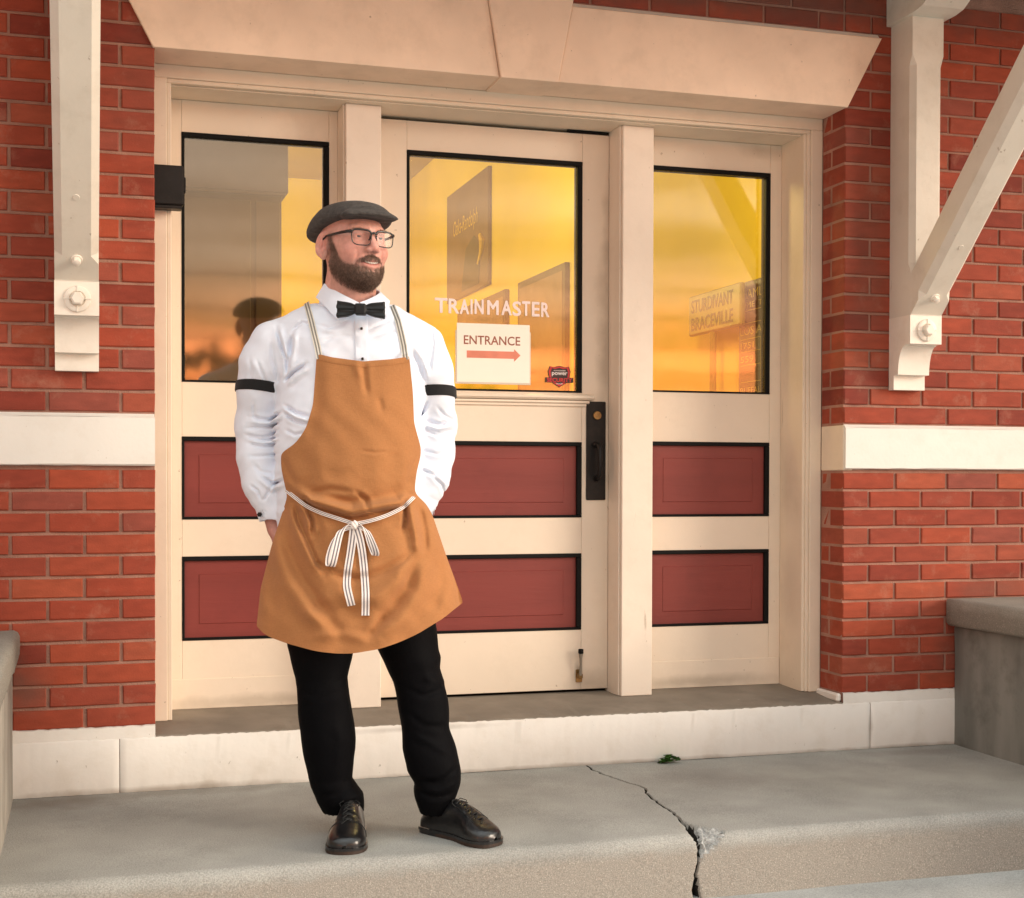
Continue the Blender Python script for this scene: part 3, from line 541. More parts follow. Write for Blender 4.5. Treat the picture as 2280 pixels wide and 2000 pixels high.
# ------------------------------------------------------------------ eave brackets
def bracket(x0, label):
    w = .139; p = empty('eave_bracket', parent=bld); p['label'] = label; x1 = x0+w
    pr = [(.0, 1.417), (-.036, 1.417), (-.036, 1.4735), (-.066, 1.4745)]
    for i in range(1, 10):
        a = i/9*math.pi/2; pr.append((-.066-.047*(1-math.cos(a)), 1.4745+.110*math.sin(a)))
    pr += [(-.113, 1.5875), (-.150, 1.5885), (-.150, 1.699), (0, 1.699)]
    MB().prism(pr, 0, x0, x1).build('corbel_block', M_brk2, p, smooth=35)
    # wall post with stopped chamfers on its front edges
    c = .020; yf = -.152; mb = MB()
    def ring(z, c_): return [(x0+.001, 0.0, z), (x0+.001, yf+c_, z), (x0+.001+c_, yf, z), (x1-.001-c_, yf, z), (x1-.001, yf+c_, z), (x1-.001, 0, z)]
    zs = [(1.6995, .0008), (1.86, .0008), (1.90, c), (2.66, c), (2.70, .0008), (2.84, .0008), (3.02, .0008)]
    R_ = [ring(z, c_) for z, c_ in zs]; k = 6
    mb.add([q for r in R_ for q in r], [(i*k+j, i*k+(j+1) % k, (i+1)*k+(j+1) % k, (i+1)*k+j) for i in range(len(zs)-1) for j in range(k)] + [tuple(range(k)), tuple((len(zs)-1)*k+j for j in range(k))])
    mb.build('wall_post', M_brk, p)
    # 45 degree brace, chamfered on its underside edges
    u = Vector((0, -1, 1)).normalized(); v = Vector((0, -1, -1)).normalized()   # along, outward-down
    o = Vector((0, -.150, 1.699)); th = .112; mb = MB()
    def sec(s_, c_, cut=0):
        q = o+u*s_
        P_ = [(x0+.0015, -th), (x0+.0015, -c_), (x0+.0015+c_, 0), (x1-.0015-c_, 0), (x1-.0015, -c_), (x1-.0015, -th)]
        return [Vector((a, 0, 0))+Vector((0, q.y, q.z))+v*b_ for a, b_ in P_]
    ss_ = [(0.0, .0006), (.070, .0006), (.10, .024), (1.5, .024), (1.68, .024)]
    R_ = [sec(*a) for a in ss_]
    # first ring lies on top of the block
    R_[0] = [Vector((q.x, q.y, 1.6993)) if True else q for q in R_[0]]
    for i_, q in enumerate(R_[0]): q.y = -.150 if i_ in (1, 2, 3, 4) else -.02
    mb.add([q for r in R_ for q in r], [(i*k+j, i*k+(j+1) % k, (i+1)*k+(j+1) % k, (i+1)*k+j) for i in range(len(ss_)-1) for j in range(k)] + [tuple(range(k)), tuple((len(ss_)-1)*k+j for j in range(k))])
    mb.build('brace', M_brk, p)
    # horizontal beam with a moulded end shoulder
    pb = [(0, 2.845), (-.20, 2.845), (-.25, 2.852), (-.29, 2.872), (-.31, 2.90), (-1.15, 2.90), (-1.15, 3.05), (0, 3.05)]
    MB().prism(pb, 0, x0-.02, x1+.02).build('eave_beam', M_brk, p)
    xm = (x0+x1)/2
    mb = MB(); mb.lathe((xm+.002, -.150, 1.641), (0, -1, 0), [(0, .043), (.006, .042), (.009, .037), (.009, .026), (.004, .024), (.004, .02)], 24)
    for a in range(4):
        an = a*math.pi/2; cx_, cz_ = xm+.002+.033*math.cos(an), 1.641+.033*math.sin(an)
        mb.box(cx_-(.010 if a % 2 == 0 else .002), cx_+(.010 if a % 2 == 0 else .002), -.1615, -.152, cz_-(.002 if a % 2 == 0 else .010), cz_+(.002 if a % 2 == 0 else .010))
    mb.build('cast_washer', M_brk2, p, smooth=35)
    MB().lathe((xm+.002, -.153, 1.641), (0, -1, 0), [(0, .0225), (.022, .022), (.026, .017)], 6).build('bolt_head', M_brk2, p)
    q = o+u*.085; mb = MB(); mb.lathe((xm, q.y, q.z), (0, v.y, v.z), [(0, .019), (.004, .018)], 18); mb.lathe((xm, q.y+v.y*.004, q.z+v.z*.004), (0, v.y, v.z), [(0, .0135), (.016, .013), (.018, .009)], 6)
    mb.build('brace_bolt', M_brk2, p, smooth=35)
    q = o+u*.32; MB().lathe((xm, q.y, q.z), (0, v.y, v.z), [(0, .011), (.002, .010)], 16).build('plug', M_brk, p)
    return p
bracket(-.3215, 'cream timber eave bracket left of the entrance, brace coming straight at the viewer')
bracket(2.8185, 'cream timber eave bracket right of the entrance, its 45 degree brace seen from the side')
mb = MB()
for i in range(9): mb.box(-4, 7, -1.15+i*.125, -1.15+i*.125+.122, 3.05, 3.075)
mb.box(-4, 7, -1.21, -1.155, 2.98, 3.14); mb.box(-4, 7, -1.21, .45, 3.14, 3.2)
mb.build('eave_soffit', M_darkwood, bld)
mb = MB(); mb.box(-4, 7, .0, .45, 4.1, 4.3); mb.build('upper_wall', M_mortar, bld)
# ------------------------------------------------------------------ pedestals
def noisy_slab(x0, x1, y0, y1, z0, z1, step, amp, seed, rad=.012):
    bm = bmesh.new(); mb = MB().box(x0, x1, y0, y1, z0, z1)
    me = bpy.data.meshes.new('t'); me.from_pydata(mb.v, [], mb.f); bm.from_mesh(me); bpy.data.meshes.remove(me)
    for axis in range(3):
        lo, hi = ((x0, x1), (y0, y1), (z0, z1))[axis]; k = max(1, int((hi-lo)/step))
        cuts = [lo+rad, hi-rad]+[lo+(hi-lo)*i/k for i in range(1, k)]
        for c in cuts:
            no = [0, 0, 0]; no[axis] = 1; co = [0, 0, 0]; co[axis] = c
            bmesh.ops.bisect_plane(bm, geom=bm.verts[:]+bm.edges[:]+bm.faces[:], plane_co=co, plane_no=no, dist=1e-6)
    from mathutils import noise
    for v in bm.verts:
        q = v.co.copy(); ext = 0
        on = [(abs(q[a]-((x0, x1), (y0, y1), (z0, z1))[a][0]) < 1e-5, abs(q[a]-((x0, x1), (y0, y1), (z0, z1))[a][1]) < 1e-5) for a in range(3)]
        k = sum(a or b_ for a, b_ in on)
        d = noise.noise_vector(q*6+Vector((seed, 0, 0)))*amp*.6 + noise.noise_vector(q*25+Vector((seed, 0, 0)))*amp*.5
        for a in range(3):
            if on[a][0] or on[a][1]:
                s_ = 1 if on[a][0] else -1
                v.co[a] += s_*(abs(d[a])*.6 + (rad*.30*(k-1)*(1+1.2*noise.noise(q*14+Vector((seed, 3, 0)))) if k > 1 else 0))
    mb = MB(); bm.verts.index_update(); mb.add([v.co[:] for v in bm.verts], [[v.index for v in f.verts] for f in bm.faces]); bm.free(); return mb
pr_ = empty('concrete_pedestal', (3.6, -.9, -.19), 0, 'grey weathered concrete cheek wall with a thick cap right of the landing', 'concrete wall', 'concrete cheek walls beside the landing')
pl_ = empty('concrete_pedestal', (-1., -.9, -.19), 0, 'pale chipped concrete cheek wall at the left edge of the landing', 'concrete wall', 'concrete cheek walls beside the landing')
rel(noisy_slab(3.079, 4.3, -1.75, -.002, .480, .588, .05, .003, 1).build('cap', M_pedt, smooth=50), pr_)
rel(noisy_slab(3.120, 4.2, -1.70, -.002, -.19, .4795, .12, .002, 2).build('pedestal_body', M_pedb, smooth=50), pr_)
M_pedl = pmat('pale_pedestal_concrete', (.33, .31, .27), .2, 5, .85, .35, 120, stretch=(1, 3, .6), grime=(.13, .10, .08), gscale=6, gamt=.6)
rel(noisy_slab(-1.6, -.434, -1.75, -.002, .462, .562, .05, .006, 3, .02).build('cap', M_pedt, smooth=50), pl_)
rel(noisy_slab(-1.5, -.458, -1.70, -.002, -.19, .4615, .12, .003, 4).build('pedestal_body', M_pedl, smooth=50), pl_)
# weed
M_leaf = pmat('weed_leaf', (.10, .24, .045), .25, 60, .6, .1)
wd = empty('weed', (1.868, -.02, 0), 0, 'small green weed growing where the white plinth meets the landing', 'plant')
R = random.Random(2)
for i in range(34):
    a = R.uniform(0, 2*math.pi); l_ = R.uniform(.022, .046); ux = math.cos(a); x = R.uniform(-.035, .035); z = R.uniform(.006, .032)*(1-abs(x)/.06)
    c = Vector((x, -.012-abs(math.sin(a))*.02, z)); d = Vector((ux, -abs(math.sin(a))*.8, R.uniform(-.2, .5))).normalized()*l_*.5; s_ = d.cross(Vector((0, .4, 1))).normalized()*l_*.32
    mb = MB(); mb.add([c-d, c-d*.3+s_, c+d*.5+s_*.9, c+d, c+d*.5-s_*.9, c-d*.3-s_, c+Vector((0, -.002, .003))], [(0, 1, 6), (1, 2, 6), (2, 3, 6), (3, 4, 6), (4, 5, 6), (5, 0, 6)])
    mb.build('leaf', M_leaf, wd)
# ------------------------------------------------------------------ interior (seen through the glass)
def struct(mb, name, mat): return tag(mb.build(name, mat), kind='structure')
XW = 2.85
struct(MB().box(XW, XW+.1, .46, 9.0, .2, 4.0), 'interior_wall', M_yellow)
struct(MB().box(-3.0, XW+.1, 9.0, 9.1, .2, 4.0), 'interior_wall', M_yellow)
struct(MB().box(-3.1, -3.0, .46, 9.1, .2, 4.0), 'interior_wall', M_yellow)
struct(MB().box(-3.1, XW+.1, .452, 9.1, .10, .2), 'interior_floor', M_floorin)
struct(MB().box(-3.1, XW+.1, .452, 9.1, 4.0, 4.08), 'interior_ceiling', M_ceil)
M_cab = pmat('grey_brown_cabinet', (.17, .125, .085), .12, 3, .6, .1)
cab = empty('interior_door_surround', (.2, 1.3, .2), 0, 'tall dark grey-brown panelled cabinet with a cornice, seen behind the left sidelight', 'cabinet')
for nm, a in (('cabinet_body', (-.9, .587, 1.2, 1.6, .2, 2.285)), ('cornice', (-.93, .612, 1.17, 1.62, 2.286, 2.50)), ('door_panel', (.475, .580, 1.19, 1.1995, .3, 2.25)), ('door_panel', (-.05, .455, 1.19, 1.1995, .3, 2.25)), ('ledge', (-.92, .600, 1.155, 1.1695, 2.27, 2.283))):
    rel(MB().box(*a, .003).build(nm, M_cab), cab)
M_sheer = pmat('yellow_shade', (.85, .62, .05), .05, 3, .8, .1, stretch=(8, 1, .3))
M_post1 = pmat('brown_poster', (.20, .115, .06), .15, 3, .5, 0); M_yl = pmat('yellow_print', (.75, .5, .06), .1, 10, .6, 0)
M_fr = pmat('dark_picture_frame', (.07, .045, .03), .2, 20, .4, .1); M_pic = pmat('brown_print', (.24, .15, .09), .3, 4, .5, 0)
po = empty('poster', (XW-.02, 6.5, 3.0), 0, 'tall brown poster with yellow script lettering high on the yellow wall behind the door glass', 'poster')
rel(MB().box(XW-.03, XW, 5.838, 7.16, 2.60, 3.53, .004).build('board', M_post1), po)
t1 = text_obj('lettering', 'Oaks-Randolph', (0, 1, 3.10, 3.27), XW-.033, M_yl, None, plane='YZ', shear=.2)
for v in t1.data.vertices: v.co.y = 6.92-(v.co.y)*.78
rel(t1, po)
t1 = MB(); t1.tube([(XW-.033, 6.05, 3.02), (XW-.033, 5.97, 2.96), (XW-.033, 6.02, 2.88), (XW-.033, 6.12, 2.80)], [.02, .035, .02, .012], 6); rel(t1.build('figure_highlight', M_yl), po)
rel(MB().prism([(6.65, 2.64), (6.1, 2.64), (6.05, 2.95), (6.25, 3.05), (6.5, 2.98)], 0, XW-.034, XW-.031).build('figure', M_fr), po)
def picture(y0, y1, z0, z1, lab, cat, name='framed_picture', fill=None, f=.05):
    p = empty(name, (XW-.02, (y0+y1)/2, z0), 0, lab, cat)
    rel(MB().box(XW-.035, XW, y0, y1, z0, z1, .004).build('frame', M_fr), p)
    rel(MB().box(XW-.038, XW-.0355, y0+f, y1-f, z0+f, z1-f).build('print', fill or M_pic), p); return p
picture(3.953, 5.018, 1.2, 2.50, 'large dark framed picture on the yellow wall behind the right side of the door glass', 'picture')
picture(5.35, 6.776, 1.9, 2.50, 'lower framed picture partly hidden behind the ENTRANCE notice', 'picture')
sg = empty('hanging_sign', (XW-.12, 1.7, 1.9), 0, 'weathered green-yellow metal sign hanging behind the right sidelight', 'sign')
M_gsign = pmat('olive_metal_sign', (.36, .31, .025), .15, 8, .4, .2); M_gtx = pmat('olive_letter_paint', (.05, .045, .01), .15, 8, .4, 0)
rel(MB().box(XW-.09, XW-.06, 1.215, 1.82, 1.800, 2.005, .008).build('sign_plate', M_gsign), sg)
for tx, z in (('STURDIVANT', 1.912), ('BRACEVILLE', 1.822)):
    t1 = text_obj('lettering', tx, (0, 1, z, z+.068), XW-.0915, M_gtx, None, plane='YZ', bold=.02)
    for v in t1.data.vertices: v.co.y = 1.78-v.co.y*.49
    rel(t1, sg)
rel(MB().tube([(XW-.075, 1.55, 1.80), (XW-.075, 1.55, .22)], .018, 8).build('sign_stand', M_gsign), sg)
M_bb = pmat('blackboard', (.035, .030, .015), .2, 6, .5, 0); M_chalk = pmat('chalk_paint', (.55, .45, .12), .1, 20, .7, 0)
lb = picture(.55, 1.343, 1.25, 2.013, 'black station timetable board with yellow letters at the right edge of the right sidelight', 'timetable board', 'timetable_board', M_bb, .028)
for tx, ya, yb_, z, h in (('HAMLIN', 1.30, 1.00, 1.93, .042), ('TIME  TIME', 1.31, .98, 1.885, .026), ('LOS ANGELES', 1.40, .88, 1.755, .040), ('1751   12', 1.31, 1.0, 1.69, .03), ('559   40', 1.31, 1.0, 1.625, .03), ('BUFFALO  DEPOT', 1.31, .8, 1.475, .03)):
    t1 = text_obj('lettering', tx, (0, 1, z, z+h), XW-.0395, M_chalk, None, plane='YZ')
    for v in t1.data.vertices: v.co.y = min(1.315, ya)-v.co.y*(ya-yb_)
    rel(t1, lb)
mb = MB()
for z in (1.87, 1.81, 1.735, 1.675, 1.61, 1.53, 1.46): mb.box(XW-.0392, XW-.0382, .58, 1.31, z, z+.0025)
for y in (1.10, .95): mb.box(XW-.0392, XW-.0382, y, y+.0025, 1.28, 1.735)
rel(mb.build('grid_lines', M_chalk), lb)
M_em = bpy.data.materials.new('lamp_globe_glow'); M_em.use_nodes = True; b = M_em.node_tree.nodes['Principled BSDF']; b.inputs['Emission Color'].default_value = (1, .8, .4, 1); b.inputs['Emission Strength'].default_value = 6
for i, (x, y, z, e_) in enumerate(((1.9, .95, 2.85, 6), (1.56, 3.8, 3.35, 13), (.2, 6.8, 3.35, 42))):  # middle lamp is added out of view to light the wall behind the door
    p = empty('pendant_lamp', (x, y, 4.0), 0, ('lit globe pendant lamp just inside the door, hidden by the right mullion post', 'unseen globe lamp added mid-room to light the wall behind the door glass', 'lit globe pendant lamp at the back of the yellow room')[i], 'lamp', 'pendant lamps in the room')
    q = MB().lathe((x, y, z-.11), (0, 0, 1), [(0, .02), (.03, .08), (.08, .115), (.14, .115), (.19, .08), (.22, .03)], 20).build('globe', M_em, smooth=60); rel(q, p)
    rel(MB().tube([(x, y, z+.11), (x, y, 3.99)], .01, 8).build('rod', M_brass), p)
    ld = bpy.data.lights.new('pendant_light', 'POINT'); ld.energy = e_; ld.color = (1, .84, .34); ld.shadow_soft_size = .13
    lo = bpy.data.objects.new('pendant_light', ld); lo.location = (0, 0, z-.30-4.0); link(lo, p)
# ------------------------------------------------------------------ what the windows reflect: trees, wires
M_dark = pmat('distant_foliage', (.035, .04, .022), .3, .6, .9, 0)
R = random.Random(4); mb = MB()
for i in range(150):
    x = -60+i*1.1+R.uniform(-1, 1); y = -70+R.uniform(-6, 6); h = R.uniform(5.8, 8.8) if x < 22 else R.uniform(1.8, 3.8)
    for k in range(34):
        a = R.uniform(0, 6.28); rr_ = R.uniform(0, 1)**.5*2.2; z = R.uniform(-.2, h); q = Vector((x+rr_*math.cos(a)*(1-z/h*.6), y+rr_*math.sin(a), z)); s_ = R.uniform(.3, .8)
        d1 = Vector((R.uniform(-1, 1), R.uniform(-1, 1), R.uniform(-1, 1))).normalized()*s_; d2 = d1.cross(Vector((R.uniform(-1, 1), R.uniform(-1, 1), R.uniform(-1, 1)))).normalized()*s_
        mb.add([q-d1, q+d2, q+d1, q-d2], [(0, 1, 2, 3)])
tag(mb.build('treeline', M_dark), kind='stuff', label='dark line of trees and scrub across the tracks')
for k, (z, sag) in enumerate(((5.0, .5), (4.3, .5), (3.7, .4), (3.1, .35))):
    pts = [(-25+i*4, -22-i*.3, z+.6*(i/14)+sag*((i/14*2-1)**2)) for i in range(15)]
    tag(MB().tube(pts, .026, 5).build('overhead_cable', M_black), ('topmost', 'second', 'third', 'lowest')[k]+' of the dark wires strung across the evening sky, seen in the window reflection', 'cable', 'overhead wires')

# ================================================================== THE MAN
F_ = FPX; W0 = 4.25
man = empty('person', (0.5542, -0.7756, 0), -YAW, 'bearded man in grey flat cap, glasses, bow tie and tan apron, hands in pockets', 'person')
def ML(px, py, dy=0.):
    w = W0+dy; return ((px-1140)*w/F_+340*W0/F_, dy, 1.0575+w*(-.01571+(1119.9-py)/F_))
def to_px(X, Z, dy=-.12):
    w = W0+dy; return (X-340*W0/F_)*F_/w+1140, 1119.9-((Z-1.0575)/w+.01571)*F_
def r1(x, y): return (500+x/2.988, 400+y/2.988)
def r2(x, y): return (500+x/2.988, 900+y/2.988)
def r3(x, y): return (560+x/2.988, 1350+y/2.988)
# --- surface nets
def snet(f, lo, hi, h):
    n = [int(math.ceil((hi[i]-lo[i])/h))+1 for i in range(3)]
    ax = [(lo[i]+h*np.arange(n[i])).astype(np.float32) for i in range(3)]
    X, Y, Z = ax[0][:, None, None], ax[1][None, :, None], ax[2][None, None, :]
    V = f(X, Y, Z); V = np.broadcast_to(V, n).astype(np.float32)
    ins = V < 0
    c = ins[:-1, :-1, :-1].astype(np.int8)
    for dx in (0, 1):
        for dy in (0, 1):
            for dz in (0, 1):
                if dx+dy+dz: c = c+ins[dx:n[0]-1+dx, dy:n[1]-1+dy, dz:n[2]-1+dz]
    act = (c > 0) & (c < 8); idx = np.argwhere(act); ids = -np.ones(act.shape, np.int32); ids[act] = np.arange(len(idx))
    cor = {}
    for dx in (0, 1):
        for dy in (0, 1):
            for dz in (0, 1): cor[(dx, dy, dz)] = V[idx[:, 0]+dx, idx[:, 1]+dy, idx[:, 2]+dz]
    acc = np.zeros((len(idx), 3)); cnt = np.zeros(len(idx))
    for a in range(3):
        for o in ((0, 0), (0, 1), (1, 0), (1, 1)):
            p = list(o); p.insert(a, 0); q = list(o); q.insert(a, 1); va, vb = cor[tuple(p)], cor[tuple(q)]
            m_ = (va < 0) != (vb < 0); t_ = np.where(m_, va/np.where(m_, va-vb, 1), 0)
            pt = np.tile(np.array(p, float), (len(idx), 1)); pt[:, a] = t_
            acc[m_] += pt[m_]; cnt[m_] += 1
    P = np.array(lo)+(idx+acc/cnt[:, None])*h
    F = []
    for a in range(3):
        b_, c_ = (a+1) % 3, (a+2) % 3
        sl0 = [slice(1, None)]*3; sl0[a] = slice(0, -1); sl1 = [slice(1, None)]*3; sl1[a] = slice(1, None)
        A = ins[tuple(sl0)]; B = ins[tuple(sl1)]; e = np.argwhere(A != B)
        if not len(e): continue
        e = e.copy(); sg_ = A[tuple(e.T)]
        off = [1, 1, 1]; off[a] = 0; e = e+np.array(off)
        lim = np.array(act.shape); ok = (e[:, b_] < lim[b_]) & (e[:, c_] < lim[c_]) & (e[:, a] < lim[a]); e = e[ok]; sg_ = sg_[ok]
        def g_(db, dc):
            k = e.copy(); k[:, b_] += db; k[:, c_] += dc; return ids[tuple(k.T)]
        q = np.stack([g_(-1, -1), g_(0, -1), g_(0, 0), g_(-1, 0)], 1)
        q[~sg_] = q[~sg_][:, ::-1]; F.append(q[(q >= 0).all(1)])
    return P, np.concatenate(F)
def mesh_obj(name, P, F, mat, parent, cols=None, keep=None):
    me = bpy.data.meshes.new(name); me.vertices.add(len(P)); me.vertices.foreach_set('co', np.asarray(P, np.float32).ravel())
    F = np.asarray(F); k = F.shape[1]
    me.loops.add(F.size); me.loops.foreach_set('vertex_index', F.ravel().astype(np.int32)); me.polygons.add(len(F))
    me.polygons.foreach_set('loop_start', np.arange(0, F.size, k, dtype=np.int32)); me.polygons.foreach_set('loop_total', np.full(len(F), k, np.int32))
    me.polygons.foreach_set('use_smooth', np.ones(len(F), bool)); me.update(calc_edges=True); me.validate()
    if cols is not None:
        at_ = me.color_attributes.new('Col', 'FLOAT_COLOR', 'POINT'); at_.data.foreach_set('color', np.concatenate([cols, np.ones((len(cols), 1))], 1).astype(np.float32).ravel())
    me.materials.append(mat); return link(bpy.data.objects.new(name, me), parent)
def cone(X, Y, Z, a, b, ra, rb):
    a = np.array(a, np.float32); b = np.array(b, np.float32); d = b-a; L2 = float((d*d).sum())+1e-9
    t_ = np.clip(((X-a[0])*d[0]+(Y-a[1])*d[1]+(Z-a[2])*d[2])/L2, 0, 1)
    return np.sqrt((X-a[0]-t_*d[0])**2+(Y-a[1]-t_*d[1])**2+(Z-a[2]-t_*d[2])**2)-(ra+(rb-ra)*t_)
def ell(X, Y, Z, c, r):
    x, y, z = (X-c[0])/r[0], (Y-c[1])/r[1], (Z-c[2])/r[2]; k0 = np.sqrt(x*x+y*y+z*z)+1e-9
    k1 = np.sqrt((x/r[0])**2+(y/r[1])**2+(z/r[2])**2)+1e-9; return k0*(k0-1)/k1
def smin(a, b, k):
    h = np.clip(.5+.5*(b-a)/k, 0, 1); return b+(a-b)*h-k*h*(1-h)
def smax(a, b, k): return -smin(-a, -b, k)
def chain(X, Y, Z, pts, k=.02):
    d = None
    for (a, ra), (b, rb) in zip(pts[:-1], pts[1:]):
        e = cone(X, Y, Z, a, b, ra, rb); d = e if d is None else smin(d, e, k)
    return d
def loft(X, Y, Z, rows, nexp=2.2):
    """rows: (z, cx, cy, a, bfront, bback)"""
    R_ = np.array(sorted(rows)); zz = Z
    cx, cy, a, bf, bb = [np.interp(zz, R_[:, 0], R_[:, i]) for i in range(1, 6)]
    b = np.where(Y < cy, bf, bb); q = (np.abs((X-cx)/a)**nexp+np.abs((Y-cy)/b)**nexp)**(1/nexp)
    d = (q-1)*np.minimum(a, b)*.85
    return np.maximum(d, np.maximum(R_[0, 0]-Z, Z-R_[-1, 0]))
def creases(PX, PY, lst):
    D = np.zeros(np.broadcast(PX, PY).shape, np.float32)
    for pts, wd, amp in lst:
        best = np.full(D.shape, 1e9, np.float32); n_ = len(pts)-1; tt = np.zeros(D.shape, np.float32)
        for i in range(n_):
            (ax_, ay), (bx2, by) = pts[i], pts[i+1]; dx, dy = bx2-ax_, by-ay; L2 = dx*dx+dy*dy+1e-6
            t_ = np.clip(((PX-ax_)*dx+(PY-ay)*dy)/L2, 0, 1); q = (PX-ax_-t_*dx)**2+(PY-ay-t_*dy)**2
            m_ = q < best; best = np.where(m_, q, best); tt = np.where(m_, (i+t_)/n_, tt)
        D += amp*(np.exp(-best/(wd*wd))-.42*np.exp(-best/(5.3*wd*wd)))*np.clip(np.sin(np.pi*np.clip(tt, .04, .96))*1.6, 0, 1)
    return D
def wob(X, Y, Z, s, seed=0.):
    return (np.sin(X*s*1.3+Z*s*.7+seed+1.7*np.sin(Y*s*.8+Z*s*.6))+np.sin(Z*s*1.9-X*s*.6+seed*2+1.3*np.sin(X*s*1.1+seed))+np.sin((X+Y+Z)*s*.9+seed*3))/3
# ---- materials for the man
def vmat(name, rough=.55, bump=.2, bscale=300, sss=0., coat=0.):
    M = pmat(name, (.5, .5, .5), .0, 5, rough, bump, bscale, .4, sss=sss, dist=.0008); t = M.node_tree; n = t.nodes.new; l = t.links.new; b = t.nodes['Principled BSDF']
    vc = n('ShaderNodeVertexColor'); vc.layer_name = 'Col'
    tcn = n('ShaderNodeTexCoord'); nn = n('ShaderNodeTexNoise'); nn.inputs['Scale'].default_value = 90; nn.inputs['Detail'].default_value = 4; l(tcn.outputs['Object'], nn.inputs[0])
    mr = n('ShaderNodeMapRange'); l(nn.outputs[0], mr.inputs[0]); mr.inputs[1].default_value = .3; mr.inputs[2].default_value = .7; mr.inputs[3].default_value = .9; mr.inputs[4].default_value = 1.1
    mu = n('ShaderNodeVectorMath'); mu.operation = 'SCALE'; l(vc.outputs[0], mu.inputs[0]); l(mr.outputs[0], mu.inputs[3]); l(mu.outputs[0], b.inputs['Base Color']); return M
M_skin = vmat('skin', .48, .25, 260, sss=.25)
def fabric(name, base, sheen=.3, weave=900, rough=.8, var=.06, bump=.25, second=None, coarse=6, rumple=.22, wv=.1):
    M = pmat(name, base, var, coarse, rough, 0, 1, .25, sheen=sheen, second=second); t = M.node_tree; n = t.nodes.new; l = t.links.new; b = t.nodes['Principled BSDF']
    tcn = n('ShaderNodeTexCoord'); h_ = []
    for st in ((1, 1, .12), (.12, .12, 1)):
        mpn = n('ShaderNodeMapping'); mpn.inputs['Scale'].default_value = st; l(tcn.outputs['Object'], mpn.inputs[0])
        nn = n('ShaderNodeTexNoise'); nn.inputs['Scale'].default_value = weave; nn.inputs['Detail'].default_value = 1; l(mpn.outputs[0], nn.inputs[0]); h_.append(nn)
    ad = n('ShaderNodeMath'); ad.operation = 'ADD'; l(h_[0].outputs[0], ad.inputs[0]); l(h_[1].outputs[0], ad.inputs[1])
    bu = n('ShaderNodeBump'); bu.inputs['Strength'].default_value = bump; bu.inputs['Distance'].default_value = .0015; l(ad.outputs[0], bu.inputs['Height'])
    n3 = n('ShaderNodeTexNoise'); n3.inputs['Scale'].default_value = 34; n3.inputs['Detail'].default_value = 5; n3.inputs['Distortion'].default_value = 1.2; l(tcn.outputs['Object'], n3.inputs[0])
    b2 = n('ShaderNodeBump'); b2.inputs['Strength'].default_value = rumple; b2.inputs['Distance'].default_value = .004; l(n3.outputs[0], b2.inputs['Height']); l(bu.outputs[0], b2.inputs['Normal']); l(b2.outputs[0], b.inputs['Normal'])
    mr = n('ShaderNodeMapRange'); l(ad.outputs[0], mr.inputs[0]); mr.inputs[1].default_value = .7; mr.inputs[2].default_value = 1.3; mr.inputs[3].default_value = 1-wv; mr.inputs[4].default_value = 1+wv
    src = b.inputs['Base Color'].links[0].from_socket; mu = n('ShaderNodeVectorMath'); mu.operation = 'SCALE'; l(src, mu.inputs[0]); l(mr.outputs[0], mu.inputs[3]); l(mu.outputs[0], b.inputs['Base Color']); return M
M_shirt = fabric('white_cotton_shirt', (.76, .81, .91), .1, 900, .8, .01, .05, rumple=.10, wv=.01)
M_apron = fabric('tan_linen_apron', (.40, .178, .070), .1, 700, .85, .05, .25, wv=.07, rumple=.25)
M_apron.node_tree.nodes['Principled BSDF'].inputs['Specular IOR Level'].default_value = .05; M_apron.node_tree.nodes['Principled BSDF'].inputs['Roughness'].default_value = 1
M_trous = fabric('black_wool_trousers', (.0028, .0028, .0036), 0., 700, .7, .1, .2)
M_trous.node_tree.nodes['Principled BSDF'].inputs['Specular IOR Level'].default_value = .06
M_cap = fabric('charcoal_wool_cap', (.062, .056, .052), .05, 300, .95, .25, .5, coarse=60, wv=.2)
M_bow = fabric('black_bow_tie_satin', (.012, .014, .015), .0, 700, .45, .1, .1)
M_band = fabric('black_elastic', (.012, .012, .013), .1, 500, .8, .1, .2)
M_shoe = pmat('black_shoe_leather', (.006, .006, .007), .3, 20, .30, .35, 55, .5, coat=.25, grime=(.03, .028, .026), gscale=16, gamt=.5)
M_sole = pmat('brown_sole_edge', (.035, .020, .014), .2, 40, .6, .2)
M_lace = pmat('black_laces', (.012, .012, .012), .2, 200, .7, .3, 600)
M_glassf = pmat('black_acetate', (.010, .010, .010), .1, 20, .25, 0, 1, .6)
M_hair = pmat('beard_hair', (.125, .076, .054), .45, 120, .55, 0, 1, .35)
M_eye = pmat('eye_white', (.60, .53, .50), .05, 40, .2, 0); M_iris = pmat('iris', (.02, .025, .03), .3, 300, .5, 0); M_teeth = pmat('teeth', (.44, .38, .33), .03, 100, .3, 0)
